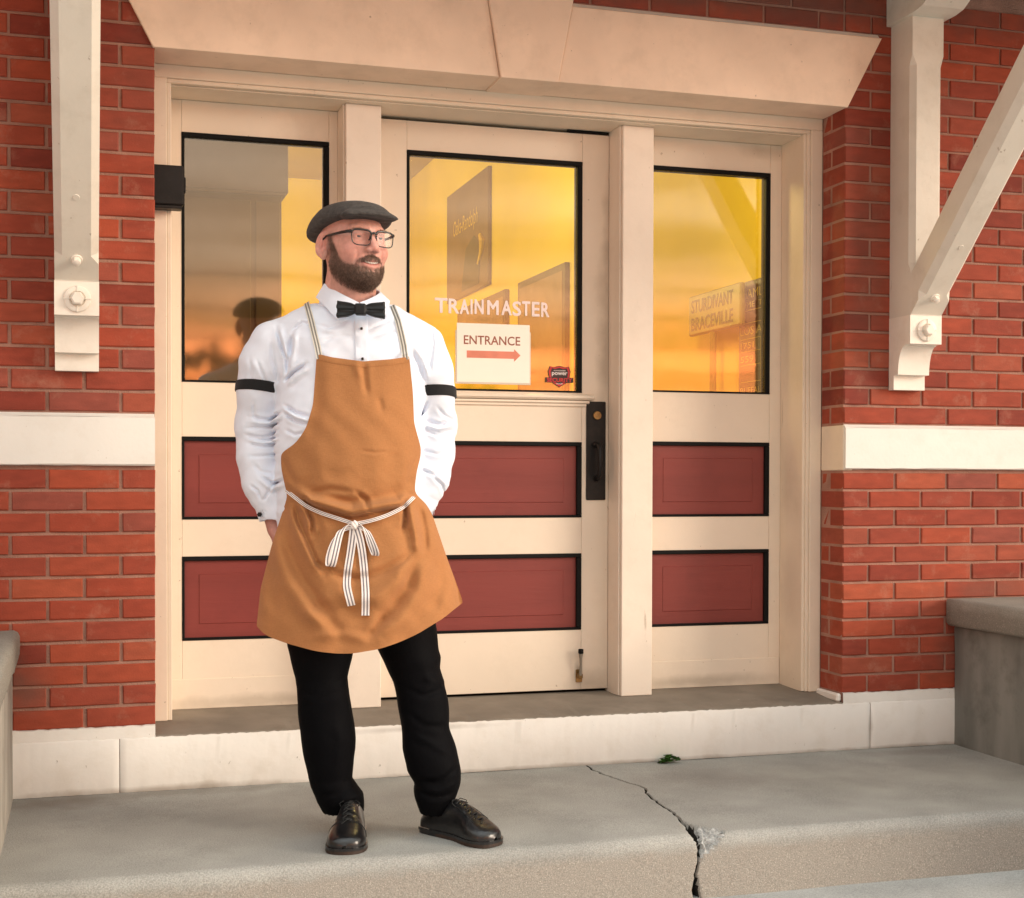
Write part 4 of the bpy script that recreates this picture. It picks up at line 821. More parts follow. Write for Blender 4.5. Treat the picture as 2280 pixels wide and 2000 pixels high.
# striped herringbone ribbon: stripes follow the U coordinate of the strip
def ribbon_mat(name, white, dark, bands):
    M = bpy.data.materials.new(name); M.use_nodes = True; t = M.node_tree; n = t.nodes.new; l = t.links.new; b = t.nodes['Principled BSDF']
    uv = n('ShaderNodeUVMap'); sp = n('ShaderNodeSeparateXYZ'); l(uv.outputs[0], sp.inputs[0]); rp = n('ShaderNodeValToRGB'); rp.color_ramp.interpolation = 'CONSTANT'; l(sp.outputs[0], rp.inputs[0])
    e = rp.color_ramp.elements; e[0].position = 0; e[0].color = col(white); e[1].position = bands[0][0]; e[1].color = col(dark if bands[0][1] else white)
    for p, k in bands[1:]:
        q = e.new(p); q.color = col(dark if k else white)
    l(rp.outputs[0], b.inputs['Base Color']); b.inputs['Roughness'].default_value = .8
    return M
M_rib = ribbon_mat('striped_ribbon', (.84, .78, .74), (.17, .15, .17), [(.20, 1), (.38, 0), (.62, 1), (.80, 0)])
M_strap = ribbon_mat('striped_strap', (.72, .68, .60), (.20, .19, .17), [(.16, 1), (.40, 0), (.60, 1), (.84, 0)])
# ---- torso tables (px edges, front, back)
TOR = [(676, 745, 825, .05, .08), (700, 660, 900, .075, .10), (722, 618, 946, .098, .115), (760, 606, 958, .122, .13), (850, 618, 954, .142, .14), (930, 615, 946, .156, .13),
       (1000, 612, 943, .156, .13), (1080, 616, 940, .145, .12), (1150, 618, 946, .130, .12), (1230, 618, 950, .125, .13)]
def rowpx(t_):
    out_ = []
    for py, l_, r_, bf, bb in t_:
        a = ML(l_, py); b = ML(r_, py); out_.append((a[2], (a[0]+b[0])/2, 0., (b[0]-a[0])/2, bf, bb))
    return out_
TR = np.array(sorted(rowpx(TOR)))
def front(X, Z, off=0., nexp=2.2):
    cx, _, a, bf = [np.interp(Z, TR[:, 0], TR[:, i]) for i in (1, 2, 3, 4)]
    q = np.clip(1-np.abs((X-cx)/a)**nexp, 0.02, 1)**(1/nexp); return -bf*q-off
def Vl(px, py, dy, r_): return (ML(px, py, dy), r_*4.25/F_)
ARM_L = [Vl(606, 770, .0, 50), Vl(590, 812, .01, 52), Vl(580, 870, .03, 47.5), Vl(572, 950, .06, 46), Vl(576, 1020, .055, 44.5), Vl(584, 1075, .045, 41), Vl(594, 1108, .04, 38)]
CUF_L = [Vl(598, 1104, .04, 40), Vl(609, 1150, .04, 33)]
ARM_R = [Vl(944, 774, .0, 46), Vl(959, 830, .01, 47), Vl(967, 880, .03, 41), Vl(974, 945, .06, 40), Vl(971, 1010, .055, 38.5), Vl(960, 1062, .045, 37), Vl(952, 1092, .04, 35)]
CUF_R = [Vl(948, 1086, .04, 37), Vl(940, 1140, .04, 29)]
SHC = [([r1(390, 1335), r1(450, 1285), r1(550, 1225)], 4, 13), ([r1(400, 1380), r1(470, 1320), r1(580, 1250)], 6, -7), ([r1(318, 965), r1(350, 1080), r1(398, 1200), r1(398, 1330)], 3.5, 7), ([r1(345, 960), r1(385, 1080), r1(430, 1230)], 6, -6),
       ([r1(440, 1015), r1(425, 1100), r1(408, 1290)], 5, 8), ([r1(470, 1020), r1(465, 1120), r1(440, 1240)], 6, -5), ([r1(390, 1560), r1(470, 1610), r1(575, 1640)], 4, 9), ([r1(385, 1500), r1(480, 1555), r1(585, 1585)], 4, 7), ([r1(385, 1530), r1(480, 1585), r1(580, 1612)], 4, -6),
       ([r1(400, 1670), r1(470, 1700), r1(540, 1690)], 4, 7), ([r1(560, 960), r1(500, 945), r1(430, 1010)], 4, 6), ([r1(600, 960), r1(690, 990), r1(760, 960), r1(840, 930)], 4, 5), ([r1(640, 1010), r1(720, 1010), r1(820, 985)], 5, -4),
       ([r1(640, 1090), r1(730, 1050), r1(860, 1040)], 5, 3.5), ([r1(950, 1000), r1(1030, 960), r1(1100, 930)], 4, 5), ([r1(950, 1060), r1(1060, 1020), r1(1140, 1000)], 5, 4), ([r1(1200, 980), r1(1260, 940), r1(1330, 960)], 5, 5),
       ([r1(1225, 1130), r1(1290, 1240), r1(1330, 1350)], 6, 7), ([r1(1250, 1090), r1(1320, 1200), r1(1345, 1290)], 6, -5), ([r1(1362, 960), r1(1380, 1080), r1(1352, 1290)], 3.5, 7), ([r1(1345, 1450), r1(1300, 1540), r1(1275, 1600)], 5, 7),
       ([r1(110, 1570), r1(250, 1590), r1(380, 1540)], 3.5, 8), ([r1(105, 1605), r1(240, 1620), r1(370, 1580)], 4, -6), ([r1(95, 1650), r1(230, 1640), r1(360, 1610)], 3.5, 8), ([r1(85, 1690), r1(210, 1710), r1(345, 1660)], 3.5, 7), ([r1(160, 1470), r1(150, 1560), r1(190, 1600)], 4, 6),
       ([r1(195, 1200), r1(225, 1280), r1(245, 1340)], 4, 7), ([r1(140, 1180), r1(150, 1260), r1(130, 1330)], 5, 5), ([r1(290, 1060), r1(300, 1200), r1(330, 1330)], 5, 6), ([r2(90, 205), r2(200, 235), r2(330, 215)], 3.5, 8), ([r2(110, 265), r2(220, 275), r2(340, 250)], 4, 6),
       ([r2(100, 235), r2(210, 262), r2(330, 236)], 4, -5), ([r2(115, 350), r2(210, 345), r2(340, 330)], 4, 5), ([r2(190, 470), r2(280, 535), r2(395, 505)], 3.5, 8), ([r2(180, 500), r2(270, 575), r2(390, 540)], 5, -6), ([r2(125, 545), r2(175, 580), r2(195, 640)], 3.5, 9), ([r2(265, 555), r2(235, 620), r2(215, 650)], 3.5, 8), ([r2(150, 400), r2(190, 450), r2(280, 470)], 5, 5),
       ([r1(1340, 1590), r1(1430, 1620), r1(1525, 1560)], 3.5, 8), ([r1(1310, 1660), r1(1400, 1695), r1(1530, 1655)], 3.5, 8), ([r1(1320, 1625), r1(1420, 1660), r1(1525, 1610)], 4, -6), ([r1(1400, 1500), r1(1450, 1560), r1(1530, 1600)], 4, 6), ([r2(1320, 100), r2(1420, 135), r2(1530, 90)], 3.5, 8), ([r2(1310, 150), r2(1400, 175), r2(1520, 160)], 4, 6),
       ([r2(1290, 430), r2(1380, 475), r2(1450, 425)], 4, 8), ([r2(1370, 485), r2(1430, 540), r2(1450, 620)], 3.5, 8), ([r2(1400, 470), r2(1455, 520), r2(1480, 560)], 5, -5), ([r1(1430, 1100), r1(1470, 1200), r1(1500, 1330)], 6, 5), ([r2(1290, 300), r2(1400, 330), r2(1500, 300)], 4, 5)]
SHC = [(p, w_*1.0, a_*.001) for p, w_, a_ in SHC]
def arms(X, Y, Z):
    d = smin(chain(X, Y, Z, ARM_L, .03), chain(X, Y, Z, ARM_R, .03), .02)
    c = np.minimum(cone(X, Y, Z, CUF_L[0][0], CUF_L[1][0], CUF_L[0][1], CUF_L[1][1]), cone(X, Y, Z, CUF_R[0][0], CUF_R[1][0], CUF_R[0][1], CUF_R[1][1]))
    for cf in (CUF_L, CUF_R):      # the cuff ends open and square
        a = np.array(cf[0][0]); b = np.array(cf[1][0]); dd_ = (b-a)/np.linalg.norm(b-a); s_ = (X-b[0])*dd_[0]+(Y-b[1])*dd_[1]+(Z-b[2])*dd_[2]
        e = cone(X, Y, Z, cf[0][0], cf[1][0], cf[0][1], cf[1][1]); e = np.maximum(e, s_-.008)
        inner = cone(X, Y, Z, a, b+dd_*.03, cf[0][1]-.006, cf[1][1]-.006); e = np.maximum(e, -np.maximum(inner, -(s_+.022)))
        d = np.minimum(d, e)
    return d
def shirt(X, Y, Z):
    d = smin(loft(X, Y, Z, [tuple(r) for r in TR]), arms(X, Y, Z), .016)
    # square off shoulders a little and let them meet the neck
    sh = cone(X, Y, Z, ML(700, 722, .02), ML(618, 770, .01), .060, .060); sh2 = cone(X, Y, Z, ML(866, 724, .02), ML(936, 774, .01), .060, .058); d = smin(d, smin(sh, sh2, .02), .03)
    px, py = to_px(X, Z); return d+creases(px, py, SHC)*np.clip((-Y+.09)*12, 0, 1)*1.4+wob(X, Y, Z, 34)*.0018+wob(X, Y, Z, 80, 2)*.0012
P, F = snet(shirt, (ML(515, 1200)[0], -.22, ML(800, 1235)[2]), (ML(1035, 1200)[0], .19, ML(800, 640)[2]), .0037)
shirt_o = mesh_obj('shirt', P, F, M_shirt, man)
def hit(px, py, off=.002):
    d_ = -.30
    for _ in range(40):
        X, Y, Z = ML(px, py, d_); v = float(np.asarray(shirt(np.array([[[X]]]), np.array([[[Y]]]), np.array([[[Z]]]))).ravel()[0])
        if v < off: break
        d_ += max(v-off, .0008)*.8
        if d_ > .12: break
    return d_
# --- collar: stand round the neck plus two folded leaves
nx, ny_ = ML(781, 660)[0], .012
def neck_r(th): return .084+.004*np.cos(th), .088
mb_parts = []
th_ = np.linspace(-math.pi, math.pi, 49); P_ = []
for t_ in th_:
    fr_ = .5+.5*math.cos(t_)   # 1 at the front
    topz = ML(0, 636, 0)[2]*(1-fr_**1.5)+ML(0, 678, -.1)[2]*fr_**1.5; lowz = topz-.052
    P_.append([((nx+.083*math.sin(t_)), ny_-.086*math.cos(t_), topz+.0), ((nx+.090*math.sin(t_)), ny_-.093*math.cos(t_), topz-.02), ((nx+.100*math.sin(t_)), ny_-.103*math.cos(t_), lowz), ((nx+.100*math.sin(t_)), ny_-.103*math.cos(t_), lowz-.02)])
cm = solid(P_, .004); V_ = list(cm.v); F2 = list(cm.f)
def patch(A, B, nn_, mm_, bulge=0.):
    """grid between polylines A and B (lists of (px,py,dy))"""
    out_ = []
    def samp(Q, t_):
        Q = [np.array(q, float) for q in Q]; s_ = t_*(len(Q)-1); i = min(int(s_), len(Q)-2); return Q[i]+(Q[i+1]-Q[i])*(s_-i)
    for i in range(nn_):
        a, b = samp(A, i/(nn_-1)), samp(B, i/(nn_-1)); r_ = []
        for j in range(mm_):
            q = a+(b-a)*(j/(mm_-1)); q[2] -= bulge*math.sin(math.pi*j/(mm_-1)); r_.append(ML(*q))
        out_.append(r_)
    return out_
leafL = patch([(722, 633, .005), (745, 648, -.045), (772, 662, -.080), (799, 675, -.100)], [(703, 664, .0), (722, 682, -.070), (738, 700, -.112), (752, 713, -.128)], 14, 7, .006)
leafR = patch([(848, 652, -.02), (836, 660, -.055), (820, 668, -.082), (801, 675, -.100)], [(868, 672, -.03), (864, 690, -.085), (858, 702, -.112), (851, 713, -.126)], 14, 7, .006)
for lf in (leafL, leafR):
    q = solid(lf, .003, (0, -1, 0)); o_n = len(V_); V_ += q.v; F2 += [tuple(i+o_n for i in f) for f in q.f]
cmb = MB().add(V_, F2); collar = cmb.build('collar', M_shirt, man, smooth=50)
# placket and studs
pk = []
for py in np.linspace(700, 812, 14):
    r_ = []
    for px in (788, 790.5, 803, 815.5, 818):
        X, _, Z = ML(px+(py-700)*.025, py, -.13); e = .0005 if px in (788, 818) else .0035
        y = float(front(X, Z, e)); r_.append((X, y-.004, Z))
    pk.append(r_)
pk = [[ML(px+(py-700)*.025, py, hit(px+(py-700)*.025, py, .001)-(.0003 if px in (788, 818) else .0032)) for px in (788, 790.5, 803, 815.5, 818)] for py in np.linspace(700, 812, 14)]
solid(pk, .004, (0, -1, 0)).build('placket', M_shirt, man, smooth=40)
for px, py in ((803, 731), (807, 800)):
    X, _, Z = ML(px, py, -.14); MB().lathe((X, hit(px, py)-.0035, Z), (0, -1, 0), [(0, .0042), (.003, .0042), (.004, .003)], 12).build('shirt_stud', M_glassf, man, smooth=40)
X, Y_, Z = ML(578.5, 1147, .0); MB().lathe((X, Y_, Z), (-.3, -1, .0), [(0, .0075), (.004, .0075), (.005, .006)], 6).build('cufflink', M_iron, man)
# sleeve garters: bands that follow the sleeve
def garter(px, py, px2, py2, armpts, dy):
    c = np.array(ML((px+px2)/2, (py+py2)/2, dy)); a = np.array(ML(px, py)); b = np.array(ML(px2, py2)); u_ = (b-a)/np.linalg.norm(b-a); nrm = np.array((-u_[2], 0, u_[0])); nrm = nrm+np.array((0, .12, 0)); nrm /= np.linalg.norm(nrm)
    def f(X, Y, Z):
        d = chain(X, Y, Z, armpts, .03); px_, py_ = to_px(X, Z); d = d+creases(px_, py_, SHC)*.6
        s_ = (X-c[0])*nrm[0]+(Y-c[1])*nrm[1]+(Z-c[2])*nrm[2]
        return smax(smax(d-.0045, -(d+.004), .001), np.abs(s_)-.0150, .0015)
    P, F = snet(f, c-.095, c+.095, .0028); mesh_obj('sleeve_garter', P, F, M_band, man)
garter(535, 864, 629, 874, ARM_L, .03); garter(948, 880, 1005, 876, ARM_R, .03)
# --- bow tie
def bow(X, Y, Z):
    c = ML(803, 691, -.155); x = (X-c[0]); x = x; z = Z-c[2]+.02*x; y = Y-c[1]-1.2*x*x
    ax_ = np.abs(x); hh = np.clip(.009+.30*(ax_-.006),   .008, .0290)-.002*np.cos(ax_*90); ed = ax_-(.069+.0*z)+.15*np.abs(z)*0
    w_ = smax(smax(np.abs(z)-hh, np.abs(y)-(.0115-.10*np.abs(z)+.002*np.cos(z*300)), .004), ed, .003)
    w_ = w_+.0045*np.exp(-((z+.002)/.0022)**2)*np.clip((ax_-.012)*80, 0, 1)*np.clip(1.25-ax_/.07, 0, 1)*(y < 0)+.0015*np.sin(z*260+ax_*40)*(y < 0)
    kn = smax(smax(np.abs(x)-.0155, np.abs(z)-.0165, .005), np.abs(y)-.017, .006)
    return smin(w_, kn, .002)
c_ = np.array(ML(803, 691, -.155)); P, F = snet(bow, c_-np.array((.085, .035, .04)), c_+np.array((.085, .035, .04)), .0018); mesh_obj('bow_tie', P, F, M_bow, man)
# --- straps
def strip(name, path, width, mat, parent, thick=.0012, normal=None, uvw=True):
    """path: list of 3D points with side vectors"""
    P_ = []; n_ = len(path)
    for i, (p, sd_) in enumerate(path):
        p = np.array(p); sd_ = np.array(sd_, float); sd_ /= np.linalg.norm(sd_)
        P_.append([p+sd_*width*(k/6-.5) for k in range(7)])
    me = solid(P_, thick); ob = me.build(name, mat, parent, smooth=60); m_ = ob.data; uv = m_.uv_layers.new(name='UVMap'); na, nb_ = n_, 7
    for lp in m_.loops: uv.data[lp.index].uv = (((lp.vertex_index % (na*nb_)) % nb_)/6, 0)
    return ob
def surf_path(pts, n_=24, off=.006, fn=None):
    Q = np.array(pts, float); s_ = np.linspace(0, len(Q)-1, n_); xs = np.interp(s_, range(len(Q)), Q[:, 0]); ys = np.interp(s_, range(len(Q)), Q[:, 1]); k = Q.shape[1]; ds = np.interp(s_, range(len(Q)), Q[:, 2]) if k > 2 else None
    P_ = []
    for i in range(n_):
        if ds is not None: P_.append(np.array(ML(xs[i], ys[i], ds[i])))
        else:
            dy = -.12
            for _ in range(3): X, _y, Z = ML(xs[i], ys[i], dy); dy = float((fn or front)(X, Z, off))
            P_.append(np.array(ML(xs[i], ys[i], dy)))
    out_ = []
    for i, p in enumerate(P_):
        t_ = P_[min(i+1, n_-1)]-P_[max(i-1, 0)]; sd_ = np.cross(t_, (0, 1, 0)); out_.append((p, sd_))
    return out_
stL = surf_path([(682, 676, .035), (686, 690, -.035), (692, 712, -.085), (699, 742, -.120), (706, 770, -.140), (712, 800, -.150)], 26)
stR = surf_path([(872, 682, .035), (878, 696, -.035), (886, 716, -.085), (893, 744, -.118), (899, 772, -.136), (903, 802, -.146)], 26)
def fix_strap(st, side):
    o_ = []
    for p, sd_ in st:
        px, py = to_px(p[0], p[2], p[1]); y = min(hit(px-3, py), hit(px+3, py), hit(px, py))-.0028
        if py > 786: y = min(y, float(apron_dy(px, 792))-.001)
        o_.append((np.array(ML(px, py, y)), sd_))
    return o_
# --- apron
AL = [(785, 705.5), (835, 702), (902, 697), (940, 686), (955, 681), (978, 666), (999, 647), (1006, 625), (1044, 626), (1081, 634), (1107, 640), (1144, 628), (1218, 604), (1312, 580), (1395, 571), (1414, 572), (1470, 575)]
AR = [(785, 910), (835, 915), (868, 919), (943, 922), (975, 931), (1000, 938), (1020, 936), (1050, 928), (1081, 924), (1101, 924), (1118, 946), (1144, 962), (1241, 995), (1342, 1032), (1360, 1026), (1470, 1030)]
YTp = [(705, 789), (740, 797), (808, 806), (870, 801), (911, 795)]
YBp = [(570, 1396), (584, 1415), (634, 1434), (701, 1452), (745, 1457), (784, 1457), (845, 1447), (890, 1432), (935, 1412), (968, 1392), (1000, 1373), (1032, 1343)]
ATB = [(780, 600, 962, .135), (850, 618, 954, .144), (930, 615, 946, .160), (1000, 611, 944, .171), (1060, 612, 942, .178), (1100, 622, 938, .176), (1135, 622, 962, .164), (1165, 612, 972, .166), (1220, 599, 994, .175), (1312, 576, 1022, .192), (1395, 566, 1036, .205), (1470, 566, 1036, .21)]
ATB = np.array(ATB)
APC = [([r2(525, 612), r2(545, 650), r2(585, 690)], 6, 14), ([r2(560, 600), r2(700, 565), r2(870, 590)], 7, 5), ([r2(880, 590), r2(945, 640), r2(955, 700)], 6, 9), ([r2(900, 620), r2(850, 650), r2(700, 640)], 8, 4),
       ([r2(420, 560), r2(540, 665), r2(830, 765), r2(1180, 690), r2(1250, 610)], 7, 12), ([r2(440, 540), r2(560, 640), r2(850, 715), r2(1170, 655), r2(1240, 590)], 13, -20),
       ([r2(450, 650), r2(490, 780), r2(550, 920), r2(610, 1050), r2(670, 1130)], 7, 12), ([r2(440, 640), r2(450, 740), r2(500, 880), r2(570, 1020), r2(650, 1180)], 12, -12), ([r2(490, 660), r2(545, 740), r2(570, 850)], 7, -13), ([r2(545, 700), r2(580, 780), r2(590, 880)], 6, 12),
       ([r2(380, 850), r2(440, 1000), r2(530, 1180), r2(640, 1330), r2(780, 1440)], 14, 11), ([r2(330, 800), r2(350, 1000), r2(420, 1200), r2(560, 1400), r2(700, 1500)], 18, -12), ([r2(300, 1000), r2(300, 1200), r2(340, 1450)], 16, 7),
       ([r2(640, 1060), r2(760, 1140), r2(900, 1165), r2(1060, 1110), r2(1200, 1030), r2(1270, 930)], 10, 8), ([r2(700, 1220), r2(850, 1300), r2(1000, 1290), r2(1150, 1180), r2(1290, 980)], 22, -13),
       ([r2(1200, 660), r2(1205, 780), r2(1190, 850)], 6, 13), ([r2(1240, 640), r2(1255, 780), r2(1275, 900), r2(1275, 1000)], 11, -15), ([r2(1290, 650), r2(1330, 850), r2(1340, 1020)], 10, 9), ([r2(1275, 1030), r2(1220, 1200), r2(1100, 1380), r2(980, 1520)], 14, 10),
       ([r2(1340, 1000), r2(1300, 1250), r2(1200, 1420), r2(1040, 1580)], 18, -11), ([r2(1420, 1000), r2(1440, 1200), r2(1380, 1400)], 16, 8), ([r2(960, 1560), r2(1020, 1490), r2(1080, 1400)], 9, 7), ([r2(560, 1300), r2(680, 1420), r2(800, 1560)], 14, 8), ([r2(560, 1560), r2(760, 1530), r2(980, 1580)], 12, -5),
       ([r2(600, 700), r2(640, 850), r2(620, 950)], 8, 6), ([r2(900, 820), r2(930, 1000), r2(900, 1150)], 14, 6), ([r2(700, 900), r2(690, 1040), r2(720, 1100)], 12, -5),
       ([r1(930, 1220), r1(935, 1330), r1(950, 1440)], 7, 5), ([r1(870, 1220), r1(900, 1330)], 8, -3), ([r1(620, 1200), r1(620, 1500), r1(560, 1790)], 14, 3), ([r1(1030, 1450), r1(1045, 1550)], 8, 3), ([r2(900, 310), r2(1000, 325), r2(1090, 318)], 4, 2.5), ([r2(480, 300), r2(560, 420), r2(600, 540)], 20, 4), ([r2(1130, 300), r2(1120, 420), r2(1060, 520)], 20, 4), ([r2(380, 350), r2(420, 450), r2(480, 560)], 9, 5), ([r2(1290, 330), r2(1240, 450), r2(1220, 560)], 9, 5), ([r2(640, 450), r2(760, 480), r2(900, 460)], 16, 3)]
APC = [(p, w_, a_*.001) for p, w_, a_ in APC]
def apron_dy(px, py):
    px = np.asarray(px, float); py = np.asarray(py, float); c = np.interp(py, ATB[:, 0], (ATB[:, 1]+ATB[:, 2])/2); a = np.interp(py, ATB[:, 0], (ATB[:, 2]-ATB[:, 1])/2)*1.012; b = np.interp(py, ATB[:, 0], ATB[:, 3])
    dy = -(b+.010)*np.clip(1-np.abs((px-c)/a)**2.3, .06, 1)**(1/2.3)
    wv = .004*np.sin(px*.045+py*.012)*np.clip((py-1180)/150, 0, 1)
    return dy+creases(px, py, APC)*(2.0)+wv+.0012*np.sin(px*.09-py*.05+2*np.sin(py*.03))
def apron_pt(px, py, off=0.):
    px, py = np.broadcast_arrays(np.asarray(px, float), np.asarray(py, float)); dy = apron_dy(px, py)-off; w = W0+dy
    return np.stack([(px-1140)*w/F_+340*W0/F_, dy, 1.0575+w*(-.01571+(1119.9-py)/F_)], -1)
def smooth_tab(T, ki, k=9, n_=200):
    T = np.array(T, float); a = np.linspace(T[0, ki], T[-1, ki], n_); b_ = np.interp(a, T[:, ki], T[:, 1-ki]); c = b_.copy()
    for _ in range(k): c[1:-1] = (c[:-2]+2*c[1:-1]+c[2:])/4
    return np.stack([a, c] if ki == 0 else [c, a], 1)
al, ar = smooth_tab(AL, 0), smooth_tab(AR, 0); yt, yb2 = smooth_tab(YTp, 0), smooth_tab(YBp, 0, 40); NU, NV = 150, 210
s_ = np.sin(np.linspace(-1, 1, NU)*math.pi/2)*.5+np.linspace(-1, 1, NU)*.5
def agrid(s0, s1, ytf, ybf, NU, NV, off=0.):
    G = np.zeros((NV, NU, 3))
    for i, s_i in enumerate(s_[:NU] if s0 is None else np.linspace(s0, s1, NU)):
        a = (s_i+1)/2; y0_ = np.interp(yt[0, 0]+a*(yt[-1, 0]-yt[0, 0]), yt[:, 0], yt[:, 1]); y1_ = np.interp(yb2[0, 0]+a*(yb2[-1, 0]-yb2[0, 0]), yb2[:, 0], yb2[:, 1])
        py = np.linspace(y0_, y1_, NV); l_ = np.interp(py, al[:, 0], al[:, 1]); r_ = np.interp(py, ar[:, 0], ar[:, 1]); px = l_+(r_-l_)*a
        G[:, i] = apron_pt(px, py, off)
    return G
G = agrid(None, None, None, None, NU, NV)
solid(G, .0022, (0, -1, 0)).build('apron', M_apron, man, smooth=70)
# top hem of the bib and lower hem: stitched double cloth
def hem(name, pts, wd, off):
    Q = np.array(pts, float); t_ = np.linspace(0, len(Q)-1, 60); cx = np.interp(t_, range(len(Q)), Q[:, 0]); cy = np.interp(t_, range(len(Q)), Q[:, 1])
    G_ = np.stack([apron_pt(cx, cy+k*wd, off if 0 < k < 1 else off*.5) for k in (0., .15, .5, .85, 1.)], 0); solid(G_, .001, (0, -1, 0)).build(name, M_apron, man, smooth=60)
hem('bib_hem', [(706, 789.8), (740, 797.6), (808, 806.6), (870, 801.6), (910, 795.6)], 13, .0016)
# pouch pocket
pt_ = [r2(600, 668), r2(680, 705), r2(760, 735), r2(850, 745), r2(945, 722), r2(1060, 733), r2(1120, 722), r2(1195, 690)]
pb_ = [r2(600, 1045), r2(680, 1085), r2(720, 1140), r2(880, 1165), r2(1000, 1150), r2(1090, 1115), r2(1180, 1060), r2(1255, 985)]
NPx, NPy = 60, 40; PG = np.zeros((NPy, NPx, 3))
for i in range(NPx):
    a = i/(NPx-1); q0 = [np.interp(a*(len(pt_)-1), range(len(pt_)), [p[k] for p in pt_]) for k in (0, 1)]; q1 = [np.interp(a*(len(pb_)-1), range(len(pb_)), [p[k] for p in pb_]) for k in (0, 1)]
    for j in range(NPy):
        b_ = j/(NPy-1); edge = min(a, 1-a)*12; o_ = .0022+.004*max(0, 1-b_*5)*min(1, edge)
        if i in (0, NPx-1) or j == NPy-1: o_ = .0004
        PG[j, i] = apron_pt(q0[0]+(q1[0]-q0[0])*b_, q0[1]+(q1[1]-q0[1])*b_, o_)
solid(PG, .0016, (0, -1, 0)).build('pocket', M_apron, man, smooth=60)
strip('apron_strap', fix_strap(stL, -1), .0185, M_strap, man); strip('apron_strap', fix_strap(stR, 1), .0185, M_strap, man)
# waist ribbon, bow loops and tails
def apath(pts, n_, off=.004, raise_=None):
    Q = np.array(pts, float); t_ = np.linspace(0, len(Q)-1, n_)
    def cr(v): 
        k = np.arange(len(v)); o_ = np.interp(t_, k, v); 
        for _ in range(12): o_[1:-1] = (o_[:-2]+o_[1:-1]*2+o_[2:])/4
        return o_
    px, py = cr(Q[:, 0]), cr(Q[:, 1]); of = cr(Q[:, 2]) if Q.shape[1] > 2 else np.full(n_, off)
    P_ = [apron_pt(px[i], py[i], of[i]) for i in range(n_)]; o_ = []
    for i in range(n_):
        t2 = P_[min(i+1, n_-1)]-P_[max(i-1, 0)]; o_.append((P_[i], np.cross(t2, (0, 1, 0))))
    return o_
kx, ky = r2(865, 808)
def o3(x, y, o): return (*r2(x, y), o)
rib = empty('waist_ribbon', parent=man)
strip('ribbon_band', apath([o3(405, 575, .002), o3(470, 625, .004), o3(540, 682, .012), o3(640, 728, .013), o3(750, 762, .013), o3(865, 800, .012)], 40), .0105, M_rib, rib)
strip('ribbon_band', apath([o3(865, 800, .012), o3(960, 782, .013), o3(1080, 745, .013), o3(1190, 690, .012), o3(1235, 645, .006), o3(1262, 618, .002)], 40), .0105, M_rib, rib)
strip('ribbon_tail', apath([o3(860, 815, .016), o3(852, 900, .012), o3(838, 1000, .008), o3(818, 1120, .006), o3(812, 1210, .006), o3(828, 1280, .006), o3(845, 1345, .006)], 50), .0222, M_rib, rib)
strip('ribbon_tail', apath([o3(872, 815, .019), o3(895, 880, .017), o3(912, 960, .015), o3(925, 1060, .012), o3(932, 1150, .010), o3(940, 1260, .008), o3(938, 1410, .008)], 50), .0222, M_rib, rib)
def loop(cpts, w_):
    P_ = [np.array(apron_pt(*r2(x, y), o)) for x, y, o in cpts]; n_ = 60; t_ = np.linspace(0, len(P_)-1, n_); A = np.stack([np.interp(t_, range(len(P_)), [p[k] for p in P_]) for k in range(3)], 1)
    for _ in range(14): A[1:-1] = (A[:-2]+A[1:-1]*2+A[2:])/4
    sd_ = [np.interp(t_, range(len(w_)), [v[k] for v in w_]) for k in range(3)]
    return [(A[i], (sd_[0][i], sd_[1][i], sd_[2][i])) for i in range(n_)]
strip('ribbon_loop', loop([(860, 805, .016), (800, 812, .026), (765, 850, .034), (745, 950, .036), (725, 1040, .034), (712, 1095, .024), (690, 1080, .010), (700, 1000, .008), (730, 900, .010), (780, 830, .012), (855, 812, .012)],
      [(.3, 0, 1), (.8, 0, .6), (1, .1, .1), (1, .1, -.1), (1, .2, -.1), (1, .2, -.2), (1, .2, 0), (1, 0, .1), (.9, 0, .4), (.5, 0, .8), (.3, 0, 1)]), .0215, M_rib, rib)
strip('ribbon_loop', loop([(872, 805, .018), (920, 812, .028), (955, 850, .036), (985, 920, .036), (1012, 990, .030), (1005, 1022, .018), (985, 980, .010), (965, 920, .010), (950, 860, .010), (925, 825, .010), (878, 812, .012)],
      [(-.3, 0, 1), (-.7, 0, .7), (-1, .1, .4), (-1, .1, .3), (-1, .2, .1), (-1, .2, .1), (-1, .2, .3), (-1, 0, .3), (-.9, 0, .5), (-.5, 0, .8), (-.3, 0, 1)]), .0205, M_rib, rib)
kc = apron_pt(kx, ky, .020)
def knot(X, Y, Z):
    d = ell(X, Y, Z, kc, (.0115, .009, .0135)); return d+.0012*np.sin((X-kc[0])*500+(Z-kc[2])*350)
P, F = snet(knot, kc-.018, kc+.018, .0018); mesh_obj('ribbon_knot', P, F, pmat('ribbon_plain', (.78, .72, .68), .12, 200, .8, .1), rib)
